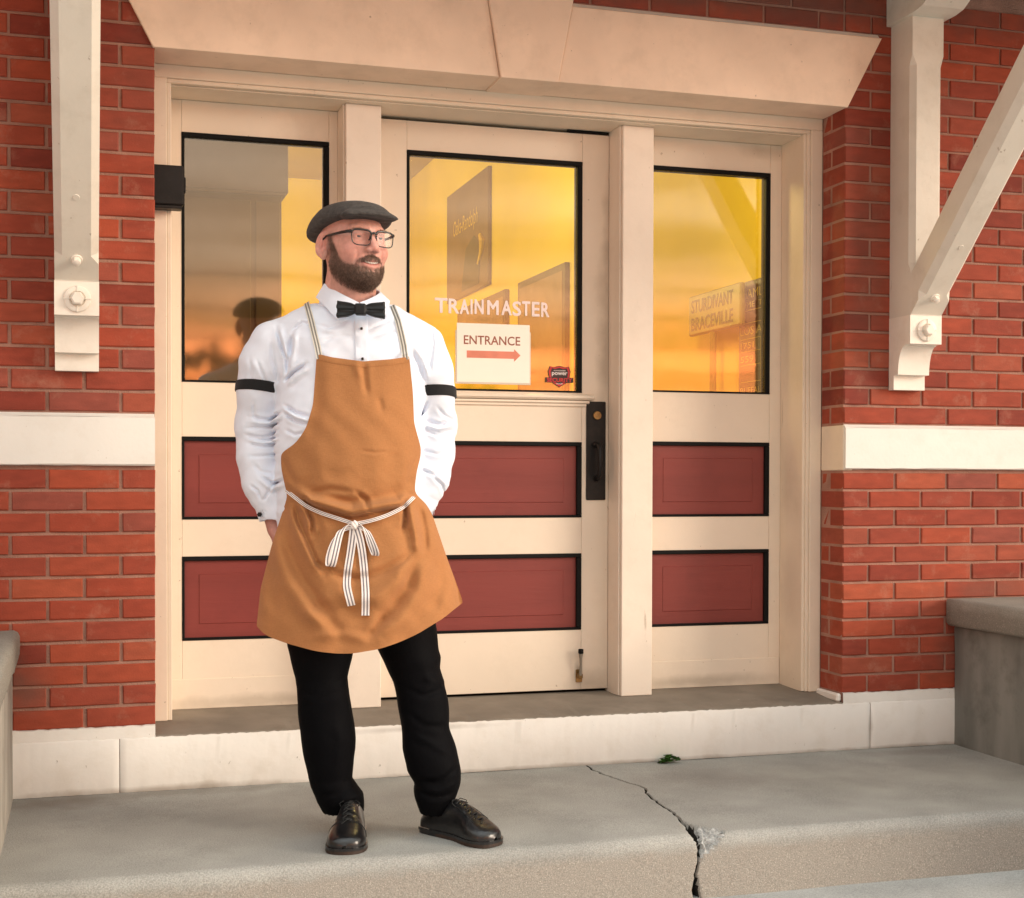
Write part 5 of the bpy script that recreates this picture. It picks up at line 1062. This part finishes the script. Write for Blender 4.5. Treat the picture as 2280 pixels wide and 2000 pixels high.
# --- trousers
TLl = [(1300, 652, 800), (1437, 641, 788), (1470, 648, 783), (1511, 659, 774), (1551, 660, 777.5), (1611, 667, 788), (1645, 671, 791), (1671, 675.5, 791.5), (1705, 681, 788), (1735, 687, 783), (1755, 693, 797), (1770, 699, 809), (1788, 705, 811), (1806, 716, 810), (1818, 724, 805)]
TLr = [(1300, 800, 952), (1393, 820, 970), (1449, 843, 979), (1465, 850, 984), (1490, 862, 981), (1517, 875, 990), (1557, 884, 997), (1591, 890, 1000), (1624, 894, 1002), (1668, 898, 1017), (1700, 905, 1026), (1718, 908, 1028.5), (1745, 925, 1027), (1758, 923, 1024), (1777, 925, 1017), (1798, 931, 1009), (1816, 936, 1000)]
def leg_rows(t_, dyf, k):
    out_ = []
    for py, l_, r_ in t_:
        dy = np.interp(py, *dyf); a = ML(l_, py, dy); b = ML(r_, py, dy); hw = (b[0]-a[0])/2; out_.append((a[2], (a[0]+b[0])/2, dy, hw, hw*k+.006, hw*k+.012))
    return out_
LRL = leg_rows(TLl, ([1300, 1560, 1740, 1818], [.0, -.03, .0, .012]), .88); LRR = leg_rows(TLr, ([1300, 1560, 1740, 1818], [.02, -.01, .0, -.005]), .95)
TRC = [([r3(300, 560), r3(420, 600), r3(600, 500)], 8, 5), ([r3(330, 700), r3(450, 620), r3(620, 560)], 9, 5), ([r3(520, 1330), r3(620, 1240), r3(720, 1180)], 8, 9), ([r3(560, 1350), r3(680, 1290), r3(745, 1240)], 9, -7), ([r3(430, 1300), r3(560, 1260), r3(660, 1160)], 7, 6), ([r3(560, 780), r3(600, 900), r3(560, 1100)], 14, -6),
       ([r3(1000, 540), r3(1150, 600), r3(1290, 560)], 8, 7), ([r3(1120, 480), r3(1220, 500), r3(1290, 540)], 8, -5), ([r3(1020, 700), r3(1150, 800), r3(1310, 820)], 9, 7), ([r3(1060, 850), r3(1200, 920), r3(1330, 1000)], 10, -6), ([r3(1100, 1180), r3(1250, 1180), r3(1390, 1080)], 8, 9), ([r3(1110, 1220), r3(1250, 1240), r3(1390, 1190)], 9, -7), ([r3(1090, 1250), r3(1230, 1290), r3(1370, 1260)], 7, 7), ([r3(1150, 420), r3(1200, 520), r3(1100, 620)], 12, -5)]
TRC = [(p, w_*.8, a_*.0009) for p, w_, a_ in TRC]
def trousers(X, Y, Z):
    d = smin(loft(X, Y, Z, LRL, 2.1), loft(X, Y, Z, LRR, 2.1), .012); h_ = loft(X, Y, Z, rowpx([(1080, 632, 932, .11, .115), (1200, 626, 948, .13, .14), (1300, 632, 952, .13, .14), (1345, 680, 900, .09, .09)])); d = smin(d, h_, .03)
    px, py = to_px(X, Z, -.08); return d+creases(px, py, TRC)*np.clip((-Y+.02)*20, 0, 1)+wob(X, Y, Z, 26, 1)*.0025
P, F = snet(trousers, (ML(620, 0)[0], -.20, ML(0, 1821, -.04)[2]), (ML(1050, 0)[0], .18, ML(0, 1075)[2]), .0065); mesh_obj('trousers', P, F, M_trous, man)
# --- shoes
def shoe(hx, hy, ang, lab, L_=.305):
    """heel position (man frame), ang: direction of the toe"""
    e_ = empty('shoe', (hx, hy, 0), ang, parent=man); e_['label'] = lab
    st = [(0, .004, .034, .060), (.012, .030, .037, .074), (.05, .040, .040, .090), (.10, .042, .038, .108), (.14, .043, .037, .110), (.175, .047, .042, .100), (.205, .053, .050, .086), (.230, .056, .055, .073), (.255, .054, .056, .062), (.278, .047, .051, .054), (.293, .036, .041, .047), (.302, .021, .026, .038), (.306, .004, .008, .026)]
    st = [(a*L_/.306, b, c, d) for a, b, c, d in st]
    P_ = []
    for s0, wl, wr, h in st:
        row = []
        for k in range(25):
            a = math.pi*k/24; cx_ = math.cos(a); sx = math.sin(a); w_ = wl if cx_ > 0 else wr
            row.append((s0, w_*math.copysign(abs(cx_)**.75, cx_)*(1 if sx < .5 else 1-.10*(sx-.5)), .019+(h-.019)*sx**.72))
        P_.append(row)
    def V(p): return (p[1], -p[0], p[2])   # toe towards -Y of the empty
    G_ = np.array([[V(p) for p in r_] for r_ in P_])
    # resample smoothly
    t_ = np.linspace(0, len(st)-1, 70); G2 = np.zeros((70, 25, 3))
    for k in range(25):
        for a in range(3): G2[:, k, a] = np.interp(t_, range(len(st)), G_[:, k, a])
    for _ in range(4): G2[1:-1] = (G2[:-2]+2*G2[1:-1]+G2[2:])/4
    # toe creases and wing-tip seam
    for i in range(70):
        s0 = -G2[i, 12, 1]/L_
        for k in range(25):
            q = abs(k-12)/12; seam = .72-.10*(1-q)+.16*abs(q-.0)*0
            G2[i, k, 2] -= .0016*math.exp(-((s0-seam)/.008)**2)+.003*math.exp(-((s0-.64-.02*math.sin(k))/.012)**2)*max(0, 1-q*1.4)-.0015*math.exp(-((s0-.665)/.010)**2)*max(0, 1-q*1.4)
    m_ = MB(); m_.grid([[tuple(p) for p in r_] for r_ in G2]); m_.build('upper', M_shoe, e_, smooth=80)
    def outline(o, z0, s0=0, s1=1):
        pts = []; t2 = np.linspace(0, len(st)-1, 60); ss = np.interp(t2, range(len(st)), [a[0] for a in st]); wl_ = np.interp(t2, range(len(st)), [a[1] for a in st])+o; wr_ = np.interp(t2, range(len(st)), [a[2] for a in st])+o
        m1 = (ss >= s0*L_) & (ss <= s1*L_+1e-6); k1 = np.where(m1)[0]
        cen = L_/2; sc = 1+o/cen
        return [(wl_[k], -((ss[k]-cen)*sc+cen)) for k in k1]+[(-wr_[k], -((ss[k]-cen)*sc+cen)) for k in k1[::-1]]
    a_ = outline(.004, 0); MB().prism(a_, 2, .011, .0185).build('welt', M_shoe, e_, smooth=40)
    a_ = outline(.0035, 0, .25, 1); MB().prism(a_, 2, .0015, .0108).build('sole', M_sole, e_, smooth=40)
    a_ = outline(.002, 0, 0, .27); MB().prism(a_, 2, .0008, .0108).build('heel', M_shoe, e_, smooth=40)
    mb = MB()
    for i in range(6):
        s0 = .112+i*.0205; h = np.interp(s0*1.0, [a[0] for a in st], [a[3] for a in st])+.0015
        mb.tube([(.016, -s0, h-.007), (.008, -s0-.001, h-.0005), (0, -s0-.002, h+.001), (-.008, -s0-.001, h-.0005), (-.016, -s0, h-.007)], .0020, 6)
        mb.tube([(.015, -s0, h-.006), (0, -s0-.010, h+.0005), (-.015, -s0-.0175, h-.010)], .0018, 6)
    z_ = .103
    for sg in (-1, 1):
        mb.tube([(0, -.112, z_), (sg*.018, -.118, z_+.010), (sg*.030, -.130, z_+.004), (sg*.022, -.140, z_-.010), (sg*.004, -.125, z_-.002)], .0014, 6)
        mb.tube([(0, -.112, z_), (sg*.014, -.130, z_+.004), (sg*.02, -.146, z_+.0-.012*(sg < 0))], .0014, 6)
    mb.build('laces', M_lace, e_, smooth=60)
    sm_ = MB()
    for tgt, arc in ((.735, .0), (.715, .0)):
        i_ = int(np.argmin(np.abs(-G2[:, 12, 1]/L_-tgt))); c3 = G2[i_].mean(0)
        sm_.tube([tuple(c3+(G2[i_, k]-c3)*1.012) for k in range(1, 24)], .0007, 5)
    for sd2 in (-1, 1):
        pts2 = []
        for s0 in np.linspace(.10, .215, 9):
            i_ = int(np.argmin(np.abs(-G2[:, 12, 1]-s0))); k = 12+sd2*4; c3 = G2[i_].mean(0); pts2.append(tuple(c3+(G2[i_, k]-c3)*1.012))
        sm_.tube(pts2, .0008, 5)
    sm_.build('stitching', M_lace, e_, smooth=60)
    return e_
def ground_pt(px, py):
    w = 1.0575/((py-1119.9)/F_+.01571); return (px-1140)*w/F_+340*W0/F_, w-W0
h1 = ground_pt(768, 1908); sh = shoe(h1[0]-.010, h1[1]+.300, math.radians(2), 'black lace-up leather shoe pointing at the viewer')
h2 = ground_pt(950, 1860); sh = shoe(h2[0]+.004, h2[1]+.04, math.radians(48), 'black lace-up leather shoe turned out to the right', .278)
# --- head
HS = 1.10; HT = math.radians(35); HC = np.array(ML(788, 541, -.01))
ct, st_ = math.cos(HT), math.sin(HT)
def h2l(p):   # head frame (face -Y) -> man frame
    p = np.asarray(p, float)*HS; x, y, z = p[..., 0], p[..., 1], p[..., 2]
    return np.stack([x*ct-y*st_+HC[0], x*st_+y*ct+HC[1], z+HC[2]], -1)
def head(X, Y, Z, ears=True):
    ax_ = np.abs(X)
    d = ell(X, Y, Z, (0, .018, .014), (.0775, .098, .080))
    d = smin(d, ell(X, Y, Z, (0, -.030, -.020), (.0655, .066, .085)), .03)
    d = smin(d, ell(X, Y, Z, (0, -.038, -.072), (.055, .052, .045)), .03)
    d = smin(d, ell(ax_, Y, Z, (.040, -.060, -.036), (.026, .026, .024)), .018)          # cheeks, lifted by the smile
    d = smin(d, cone(X, Y, Z, (0, -.077, -.096), (0, -.074, -.090), .020, .02), .02)    # chin
    d = smin(d, cone(ax_, Y, Z, (.055, -.005, -.062), (.025, -.055, -.096), .016, .016), .025)   # jaw line
    d = smin(d, cone(ax_, Y, Z, (.006, -.090, .019), (.042, -.070, .020), .010, .009), .014)     # brow
    d = smin(d, cone(X, Y, Z, (0, .030, -.060), (0, .048, -.17), .056, .060), .03)       # neck
    d = smin(d, cone(X, Y, Z, (0, -.010, -.075), (0, .012, -.17), .049, .055), .03)
    d = smax(d, -ell(ax_, Y, Z, (.032, -.100, .001), (.018, .0135, .0105)), .012)         # eye sockets
    d = smin(d, ell(ax_, Y, Z, (.033, -.076, .002), (.0150, .0135, .0120)), .006)        # lids over the eyeball
    d = smax(d, -ell(ax_, Y, Z, (.0335, -.0905, .0000), (.0120, .006, .0030)), .0015)   # opening between the lids
    d = smin(d, cone(X, Y, Z, (0, -.088, .012), (0, -.1145, -.030), .0075, .0105), .012) # nose
    d = smin(d, ell(ax_, Y, Z, (.0115, -.1045, -.036), (.0085, .011, .0075)), .007)
    d = smax(d, -ell(ax_, Y, Z, (.0065, -.108, -.0435), (.0035, .006, .003)), .003)
    Zm, Ym = Z-9.5*X*X, Y-11*X*X
    d = smin(d, cone(ax_, Ym, Zm, (.0, -.0985, -.0615), (.022, -.0985, -.0625), .0060, .0040), .006)  # upper lip
    d = smin(d, cone(ax_, Ym, Zm, (.0, -.0975, -.0800), (.019, -.0975, -.0790), .0070, .0045), .006)  # lower lip
    mo = cone(ax_, Ym, Zm*1.0, (.0, -.1060, -.0700), (.0245, -.1040, -.0705), .0062, .0030); d = smax(d, -mo, .0015)
    d = d+.0035*np.exp(-((ax_-.036-.25*np.abs(Z+.05))/.005)**2-((Z+.052)/.016)**2)*(Y < -.04)   # smile folds
    if ears:
        ce, se = math.cos(.50), math.sin(.50)      # pinna flares outward from the skull
        x_, y_ = (ax_-.0830)/1.1, (Y-.024)/1.1; xe = x_*ce-y_*se; ye = x_*se+y_*ce; zz = (Z+.014)/1.1; yy = ye+.16*zz
        e = ell(xe, yy, zz, (0, 0, .003), (.0055, .0205, .0315)); lobe = ell(xe, yy, zz, (-.001, -.008, -.024), (.005, .0095, .012)); e = smin(e, lobe, .006)
        e = smax(e, -ell(xe, yy, zz, (.0050, -.001, .005), (.0066, .0150, .0240)), .0025)
        e = smin(e, ell(xe, yy, zz, (.0012, .003, .006), (.0030, .0035, .0165)), .003); e = smin(e, ell(xe, yy, zz, (.002, -.016, -.004), (.004, .004, .007)), .003)
        e = smax(e, -ell(xe, yy, zz, (.004, -.0075, -.004), (.0062, .0055, .0085)), .002)
        d = smin(d, e, .006)
    return d
def hcoords(X, Y, Z):
    x, y, z = (X-HC[0])/HS, (Y-HC[1])/HS, (Z-HC[2])/HS; return x*ct+y*st_, -x*st_+y*ct, z
def ear_world(X, Y, Z):
    a = hcoords(X, Y, Z); d = head(*a)*HS
    nk = cone(X, Y, Z, (nx, .03, HC[2]-.13), (nx-.0, .035, HC[2]-.26), .070, .080); return smin(d, nk, .02)
def sg(v, w): return 1/(1+np.exp(-np.clip(v/w, -30, 30)))
def beard_mask(x, y, z):
    ax_ = np.abs(x); zc = np.interp(y, [-.13, -.10, -.086, -.068, -.052, -.038, -.026, -.014], [-.080, -.078, -.077, -.074, -.066, -.050, -.024, .004])
    m_ = sg(zc-z, .0035)*sg(.004-y+.25*np.clip(-z-.05, 0, 1), .004)*sg(z+.134-.75*np.clip(y+.065, 0, 1), .009)
    mo_ = sg(-(np.sqrt((ax_/.036)**2+((z+.0535+.30*ax_)/.0078)**2+((y+.105)/.05)**2)-1), .10)
    m_ = np.maximum(m_, mo_)
    lip = sg(-(np.sqrt((ax_/.0285)**2+((z+.0735-9.5*x*x)/.0120)**2+((y+.105)/.05)**2)-1), .12); sp_ = sg(-(np.sqrt((ax_/.017)**2+((z+.092)/.008)**2+((y+.105)/.05)**2)-1), .2)*.6
    return m_*(1-lip)*(1-sp_)
P, F = snet(ear_world, (HC[0]-.125, -.18, HC[2]-.25), (HC[0]+.125, .16, HC[2]+.15), .0023)
hx, hy, hz = hcoords(P[:, 0], P[:, 1], P[:, 2])
base = np.tile(np.array((.64, .33, .265)), (len(P), 1))
def tint(c, w_): 
    global base
    base = base*(1-w_[:, None])+np.array(c)*w_[:, None]
gss = lambda cx, cy, cz, r: np.exp(-(((np.abs(hx)-cx)**2+(hy-cy)**2+(hz-cz)**2)/r**2))
tint((.58, .19, .15), .55*gss(.042, -.07, -.035, .025)); tint((.58, .19, .15), .5*gss(0, -.112, -.034, .014)); tint((.60, .20, .16), .45*gss(.085, .015, -.01, .03)); tint((.60, .33, .27), .3*gss(.02, -.09, .05, .05))
tint((.46, .13, .11), .75*np.clip(np.exp(-((hz+.0715-9.5*hx*hx)/.0085)**2)*(np.abs(hx) < .027)*(hy < -.075), 0, 1))
tint((.10, .03, .025), .9*np.exp(-((hz+.0700-9.5*hx*hx)/.0030)**2)*(np.abs(hx) < .026)*(hy < -.07))
bmv = beard_mask(hx, hy, hz); tint((.10, .055, .04), np.clip(bmv*.95, 0, 1))
stub = sg(-.030-hz+.5*(hy), .02)*sg(hz+.19, .02)*(hy < .02)*.35; tint((.26, .15, .11), stub); tint((.30, .18, .14), .45*sg(.025-hz, .01)*sg(hy-.02, .01)*sg(hz+.06, .01)*(np.abs(hx) < .074)); tint((.20, .13, .10), .55*gss(.072, -.012, .004, .014))
tint((.25, .13, .09), .5*np.exp(-((hz-.019)/.0035)**2-((np.abs(hx)-.032)/.018)**2)*(hy < -.06))
# the rest of the body, one mesh with the head, inside the clothes
def body(X, Y, Z):
    d = loft(X, Y, Z, [(r[0], r[1], r[2]+.0, r[3]*.78, r[4]*.72, r[5]*.75) for r in TR]); d = np.maximum(d, Z-HC[2]+.22)
    for A in (ARM_L, ARM_R): d = smin(d, chain(X, Y, Z, [(p, r_*.58) for p, r_ in A], .02), .02)
    hp = loft(X, Y, Z, rowpx([(1150, 650, 915, .10, .10), (1300, 655, 930, .10, .11), (1340, 700, 890, .07, .07)])); d = smin(d, hp, .03)
    for R_ in (LRL, LRR):
        rr2 = sorted(R_); d = smin(d, loft(X, Y, Z, [(r[0], r[1], r[2], r[3]*.72, r[4]*.72, r[5]*.7) for r in rr2], 2.), .015)
    return d
P2, F3 = snet(body, (ML(520, 0)[0], -.2, .09), (ML(1030, 0)[0], .2, HC[2]-.19), .012)
# hands: palm, four unequal bent fingers, thumb; sunk in the pockets behind the apron
def hand(sgn, wr, tip):
    wr = np.array(wr); tip = np.array(tip); u_ = (tip-wr)/np.linalg.norm(tip-wr); s2 = np.array((0, 1, 0.))-u_*u_[1]; s2 /= np.linalg.norm(s2); n_ = np.cross(u_, s2)*sgn   # s2: across the knuckles
    def f(X, Y, Z):
        d = cone(X, Y, Z, wr-u_*.05, wr+u_*.01, .030, .027)
        for k in range(4):
            b_ = wr+u_*.095+s2*(.012+.0)*((k-1.5)*1.55); d = smin(d, cone(X, Y, Z, wr+u_*.02+s2*(k-1.5)*.010, b_, .016, .0125), .012)
        for k, l_ in enumerate((.070, .080, .074, .056)):
            b_ = wr+u_*.095+s2*((k-1.5)*.0188); m1 = b_+u_*l_*.45+n_*.008; m2 = m1+u_*l_*.32+n_*.016; m3 = m2+u_*l_*.20+n_*.016
            d = smin(d, chain(X, Y, Z, [(b_, .0098), (m1, .0088), (m2, .0080), (m3, .0070)], .002), .004)
        t0 = wr+u_*.025-s2*.026; t1_ = t0+u_*.030-s2*.022+n_*.006; t2_ = t1_+u_*.032-s2*.006+n_*.010
        return smin(d, chain(X, Y, Z, [(t0, .015), (t1_, .0115), (t2_, .0095)], .006), .012)
    lo = np.minimum(wr, tip)-.09; hi = np.maximum(wr, tip)+.09; return snet(f, lo, hi, .0035)
H1 = hand(1, ML(613, 1172, .04), ML(640, 1300, .035)); H2 = hand(-1, ML(938, 1150, .04), ML(920, 1280, .035))
PP = [P]; FF = [F]; CC = [base]; off_ = len(P)
for Pq, Fq, cq in ((P2, F3, (.52, .27, .21)), (H1[0], H1[1], (.50, .24, .19)), (H2[0], H2[1], (.50, .24, .19))):
    PP.append(Pq); FF.append(Fq+off_); CC.append(np.tile(np.array(cq), (len(Pq), 1))); off_ += len(Pq)
mesh_obj('body', np.concatenate(PP), np.concatenate(FF), M_skin, man, np.concatenate(CC))
# eyes and teeth
for sx in (-1, 1):
    c = h2l((sx*.033, -.0760, .000)); look = np.array((st_*1.05, -ct*.95, .03)); look /= np.linalg.norm(look)
    e_o = MB().lathe(tuple(c-look*.0125), tuple(look), [(.0125-.0125*math.cos(a), max(.0005, .0125*math.sin(a))) for a in np.linspace(0, math.pi, 14)], 20).build('eye', M_eye, man, smooth=80)
    MB().lathe(tuple(c+look*.0105), tuple(look), [(0, .0060), (.0012, .0055), (.0020, .0030)], 18).build('iris', M_iris, e_o, smooth=80)
G_ = [[tuple(h2l((x, -.1000+10.*x*x+.0006*math.cos(x*900), z+9.5*x*x+dz))) for dz in (.0050, .001, -.0014-.0005*math.cos(x*900))] for x, z in [(-.020+i*.040/22, -.0700) for i in range(23)]]
solid(G_, .003, (0, -1, 0)).build('teeth', M_teeth, man, smooth=60)
# beard: a shell of short hair plus strands
def beardf(X, Y, Z):
    x, y, z = hcoords(X, Y, Z); d = head(x, y, z, False); m_ = beard_mask(x, y, z)
    th = np.interp(z, [-.15, -.108, -.09, -.06, -.03, .01], [.010, .0105, .0075, .0045, .003, .0012])*sg(.03-y, .02); th = th*(.30+.70*np.exp(-(x/.036)**2*(y < .1)))
    return (d-(th*m_-.0030))*HS+(np.sin(x*900+z*120+3*np.sin(z*210))*.0006+np.sin(x*430-y*520+z*90)*.0007)
P, F = snet(beardf, (HC[0]-.11, -.19, HC[2]-.20), (HC[0]+.115, .07, HC[2]+.02), .0026)
hx, hy, hz = hcoords(P[:, 0], P[:, 1], P[:, 2]); bmv = beard_mask(hx, hy, hz)
keep = bmv > .12; fk = keep[F].all(1); F = F[fk]; used = np.unique(F); mp_ = -np.ones(len(P), int); mp_[used] = np.arange(len(used)); P = P[used]; F = mp_[F]; bmv = bmv[used]; hx, hy, hz = hx[used], hy[used], hz[used]
cmix = np.clip((hz+.12)/.08, 0, 1)[:, None]; bc = np.array((.09, .056, .042))*(1-cmix)+np.array((.26, .145, .105))*cmix
beard = mesh_obj('beard', P, F, vmat('beard_base', .8, .8, 500), man, bc)
nrm = np.zeros_like(P); fn_ = np.cross(P[F[:, 1]]-P[F[:, 0]], P[F[:, 2]]-P[F[:, 0]])
for k in range(4): np.add.at(nrm, F[:, k], fn_)
nrm /= np.linalg.norm(nrm, axis=1, keepdims=True)+1e-9
RN = np.random.RandomState(5); ctr = h2l((0, -.02, -.06)); 
if ((P-ctr)*nrm).sum() < 0: nrm = -nrm
def strands(name, src, nr, count, length, thick, mat, parent, droop=.9, spread=.35, jitter=.004):
    i = RN.randint(0, len(src), count); p = src[i]+RN.uniform(-1, 1, (count, 3))*jitter*.5; n_ = nr[i]
    dwn = np.tile(np.array((0, 0, -1.)), (count, 1)); d1 = n_*.55+dwn*droop*.6+RN.normal(0, spread, (count, 3)); d1 /= np.linalg.norm(d1, axis=1, keepdims=True)
    d2 = n_*.15+dwn*droop+RN.normal(0, spread*.7, (count, 3)); d2 /= np.linalg.norm(d2, axis=1, keepdims=True); l_ = (length*RN.uniform(.5, 1.2, count))[:, None]
    q = p+d1*l_*.5; r_ = q+d2*l_*.5; sd_ = np.cross(d1, n_+RN.normal(0, .4, (count, 3))); sd_ /= np.linalg.norm(sd_, axis=1, keepdims=True)+1e-9; sd_ *= thick/2
    V = np.stack([p-sd_, p+sd_, q+sd_*.8, q-sd_*.8, r_+sd_*.25, r_-sd_*.25], 1).reshape(-1, 3); b_ = np.arange(count)[:, None]*6
    Fq = np.concatenate([b_+np.array([[0, 1, 2, 3]]), b_+np.array([[3, 2, 4, 5]])]); return mesh_obj(name, V, Fq, mat, parent)
okm = ~((np.abs(hx) < .032) & (hz < -.058) & (hz > -.092) & (hy < -.07) & (hz+.0605+.2*np.abs(hx) < .0))
hs = strands('beard_hairs', P[okm], nrm[okm], 26000, .0085, .00045, M_hair, beard); hs['kind'] = 'stuff'
M_hair2 = pmat('light_beard_hair', (.32, .20, .145), .4, 120, .5, 0, 1, .35)
hs = strands('lighter_hairs', P[okm], nrm[okm], 11000, .007, .0004, M_hair2, beard); hs['kind'] = 'stuff'
bp = []; bn_ = []
for sx in (-1, 1):
    for i in range(60):
        t_ = i/59; x = sx*(.014+.038*t_); p = h2l((x, -.0965+.35*max(0, abs(x)-.01)**1.2*1.6, .0160+.004*math.sin(t_*2.4))); bp.append(p); bn_.append((st_*.7, -ct*.7, .6))
for h_ in (0, 1): strands('eyebrow', np.array(bp)[h_*60:h_*60+60], np.array(bn_)[h_*60:h_*60+60], 190, .006, .0007, M_hair2, man, droop=.1, spread=.4, jitter=.005)
# --- glasses
gl_ = empty('glasses', parent=man)
def lens_path(sx, k=1.):
    cx, cz, hw, hh = sx*.0345, -.0065, .0275*k, .0203*k; pts = []
    for i in range(36):
        a = 2*math.pi*i/36; x = math.copysign(abs(math.cos(a))**.55, math.cos(a))*hw; z = math.copysign(abs(math.sin(a))**.55, math.sin(a))*hh
        x *= 1+.07*(z/hh); X = cx+x; pts.append((X, -.1075+1.7*X*X, cz+z+.001))
    return pts
mb = MB(); M_lens = bpy.data.materials.new('lens_glass'); M_lens.use_nodes = True; t = M_lens.node_tree; t.nodes.clear(); o_ = t.nodes.new('ShaderNodeOutputMaterial'); a_ = t.nodes.new('ShaderNodeBsdfTransparent'); b_ = t.nodes.new('ShaderNodeBsdfGlossy'); x_ = t.nodes.new('ShaderNodeMixShader'); f_ = t.nodes.new('ShaderNodeFresnel'); b_.inputs['Roughness'].default_value = .02
t.links.new(f_.outputs[0], x_.inputs[0]); t.links.new(a_.outputs[0], x_.inputs[1]); t.links.new(b_.outputs[0], x_.inputs[2]); t.links.new(x_.outputs[0], o_.inputs[0]); f_.inputs[0].default_value = 1.22; a_.inputs[0].default_value = (.95, .93, .93, 1)
for sx in (-1, 1):
    pts = [tuple(h2l(p)) for p in lens_path(sx)]; rad = []
    for p in lens_path(sx): rad.append(.0026 if p[2] > .004 else .0015)
    mb.tube(pts+[pts[0]], [r_*HS for r_ in rad]+[rad[0]*HS], 8, cap=False)
    lp = [tuple(h2l(p)) for p in lens_path(sx, .96)]; MB().add(lp, [tuple(range(len(lp)))]).build('lens', M_lens, gl_)
    hp_ = [h2l((sx*.0625, -.1005, .0085)), h2l((sx*.068, -.092, .009)), h2l((sx*.0745, -.066, .009)), h2l((sx*.078, -.030, .009)), h2l((sx*.0805, .004, .009)), h2l((sx*.0815, .022, .002)), h2l((sx*.082, .030, -.012))]
    t1 = MB(); t1.tube([tuple(p) for p in hp_], [.0050, .0048, .0044, .0036, .0030, .0026, .002], 8); t1.build('temple', M_glassf, gl_, smooth=60)
mb.tube([tuple(h2l(p)) for p in ((-.0095, -.1075, .006), (0, -.1105, .009), (.0095, -.1075, .006))], .0029, 8)
for sx in (-1, 1): mb.tube([tuple(h2l(p)) for p in ((sx*.010, -.107, .002), (sx*.0095, -.1045, -.006), (sx*.012, -.102, -.011))], [.0014, .0024, .0018], 8)
mb.build('frame', M_glassf, gl_, smooth=60)
# --- flat cap
CA = math.radians(12)
def capf(X, Y, Z):
    x, y, z = hcoords(X, Y, Z); y0, z0 = y-.01, z-.052; yy = y0*math.cos(CA)-z0*math.sin(CA); zz = y0*math.sin(CA)+z0*math.cos(CA)   # tilted: front up, back down
    d = ell(x, yy, zz+.16*np.clip(-yy+.01, 0, 1), (0, .008, .002), (.103, .138, .057))
    d = smin(d, ell(x, yy, zz, (0, .070, -.004), (.094, .082, .036)), .02)
    cut = -(zz+.014); d = smax(d, cut, .010)
    br = ell(x, yy, zz+1.6*x*x+.45*np.clip(-yy-.10, 0, 1), (0, -.096, -.0075), (.082, .049, .0140))
    d = smin(d, br, .008)
    d = d+.0012*np.exp(-((zz+.0035)/.0016)**2)+.0008*np.exp(-(x/.0012)**2)*(zz > .0)+wob(x, yy, zz, 48, 3)*.0012
    return d*HS
P, F = snet(capf, (HC[0]-.17, -.22, HC[2]-.06), (HC[0]+.18, .20, HC[2]+.17), .0032); mesh_obj('flat_cap', P, F, M_cap, man)
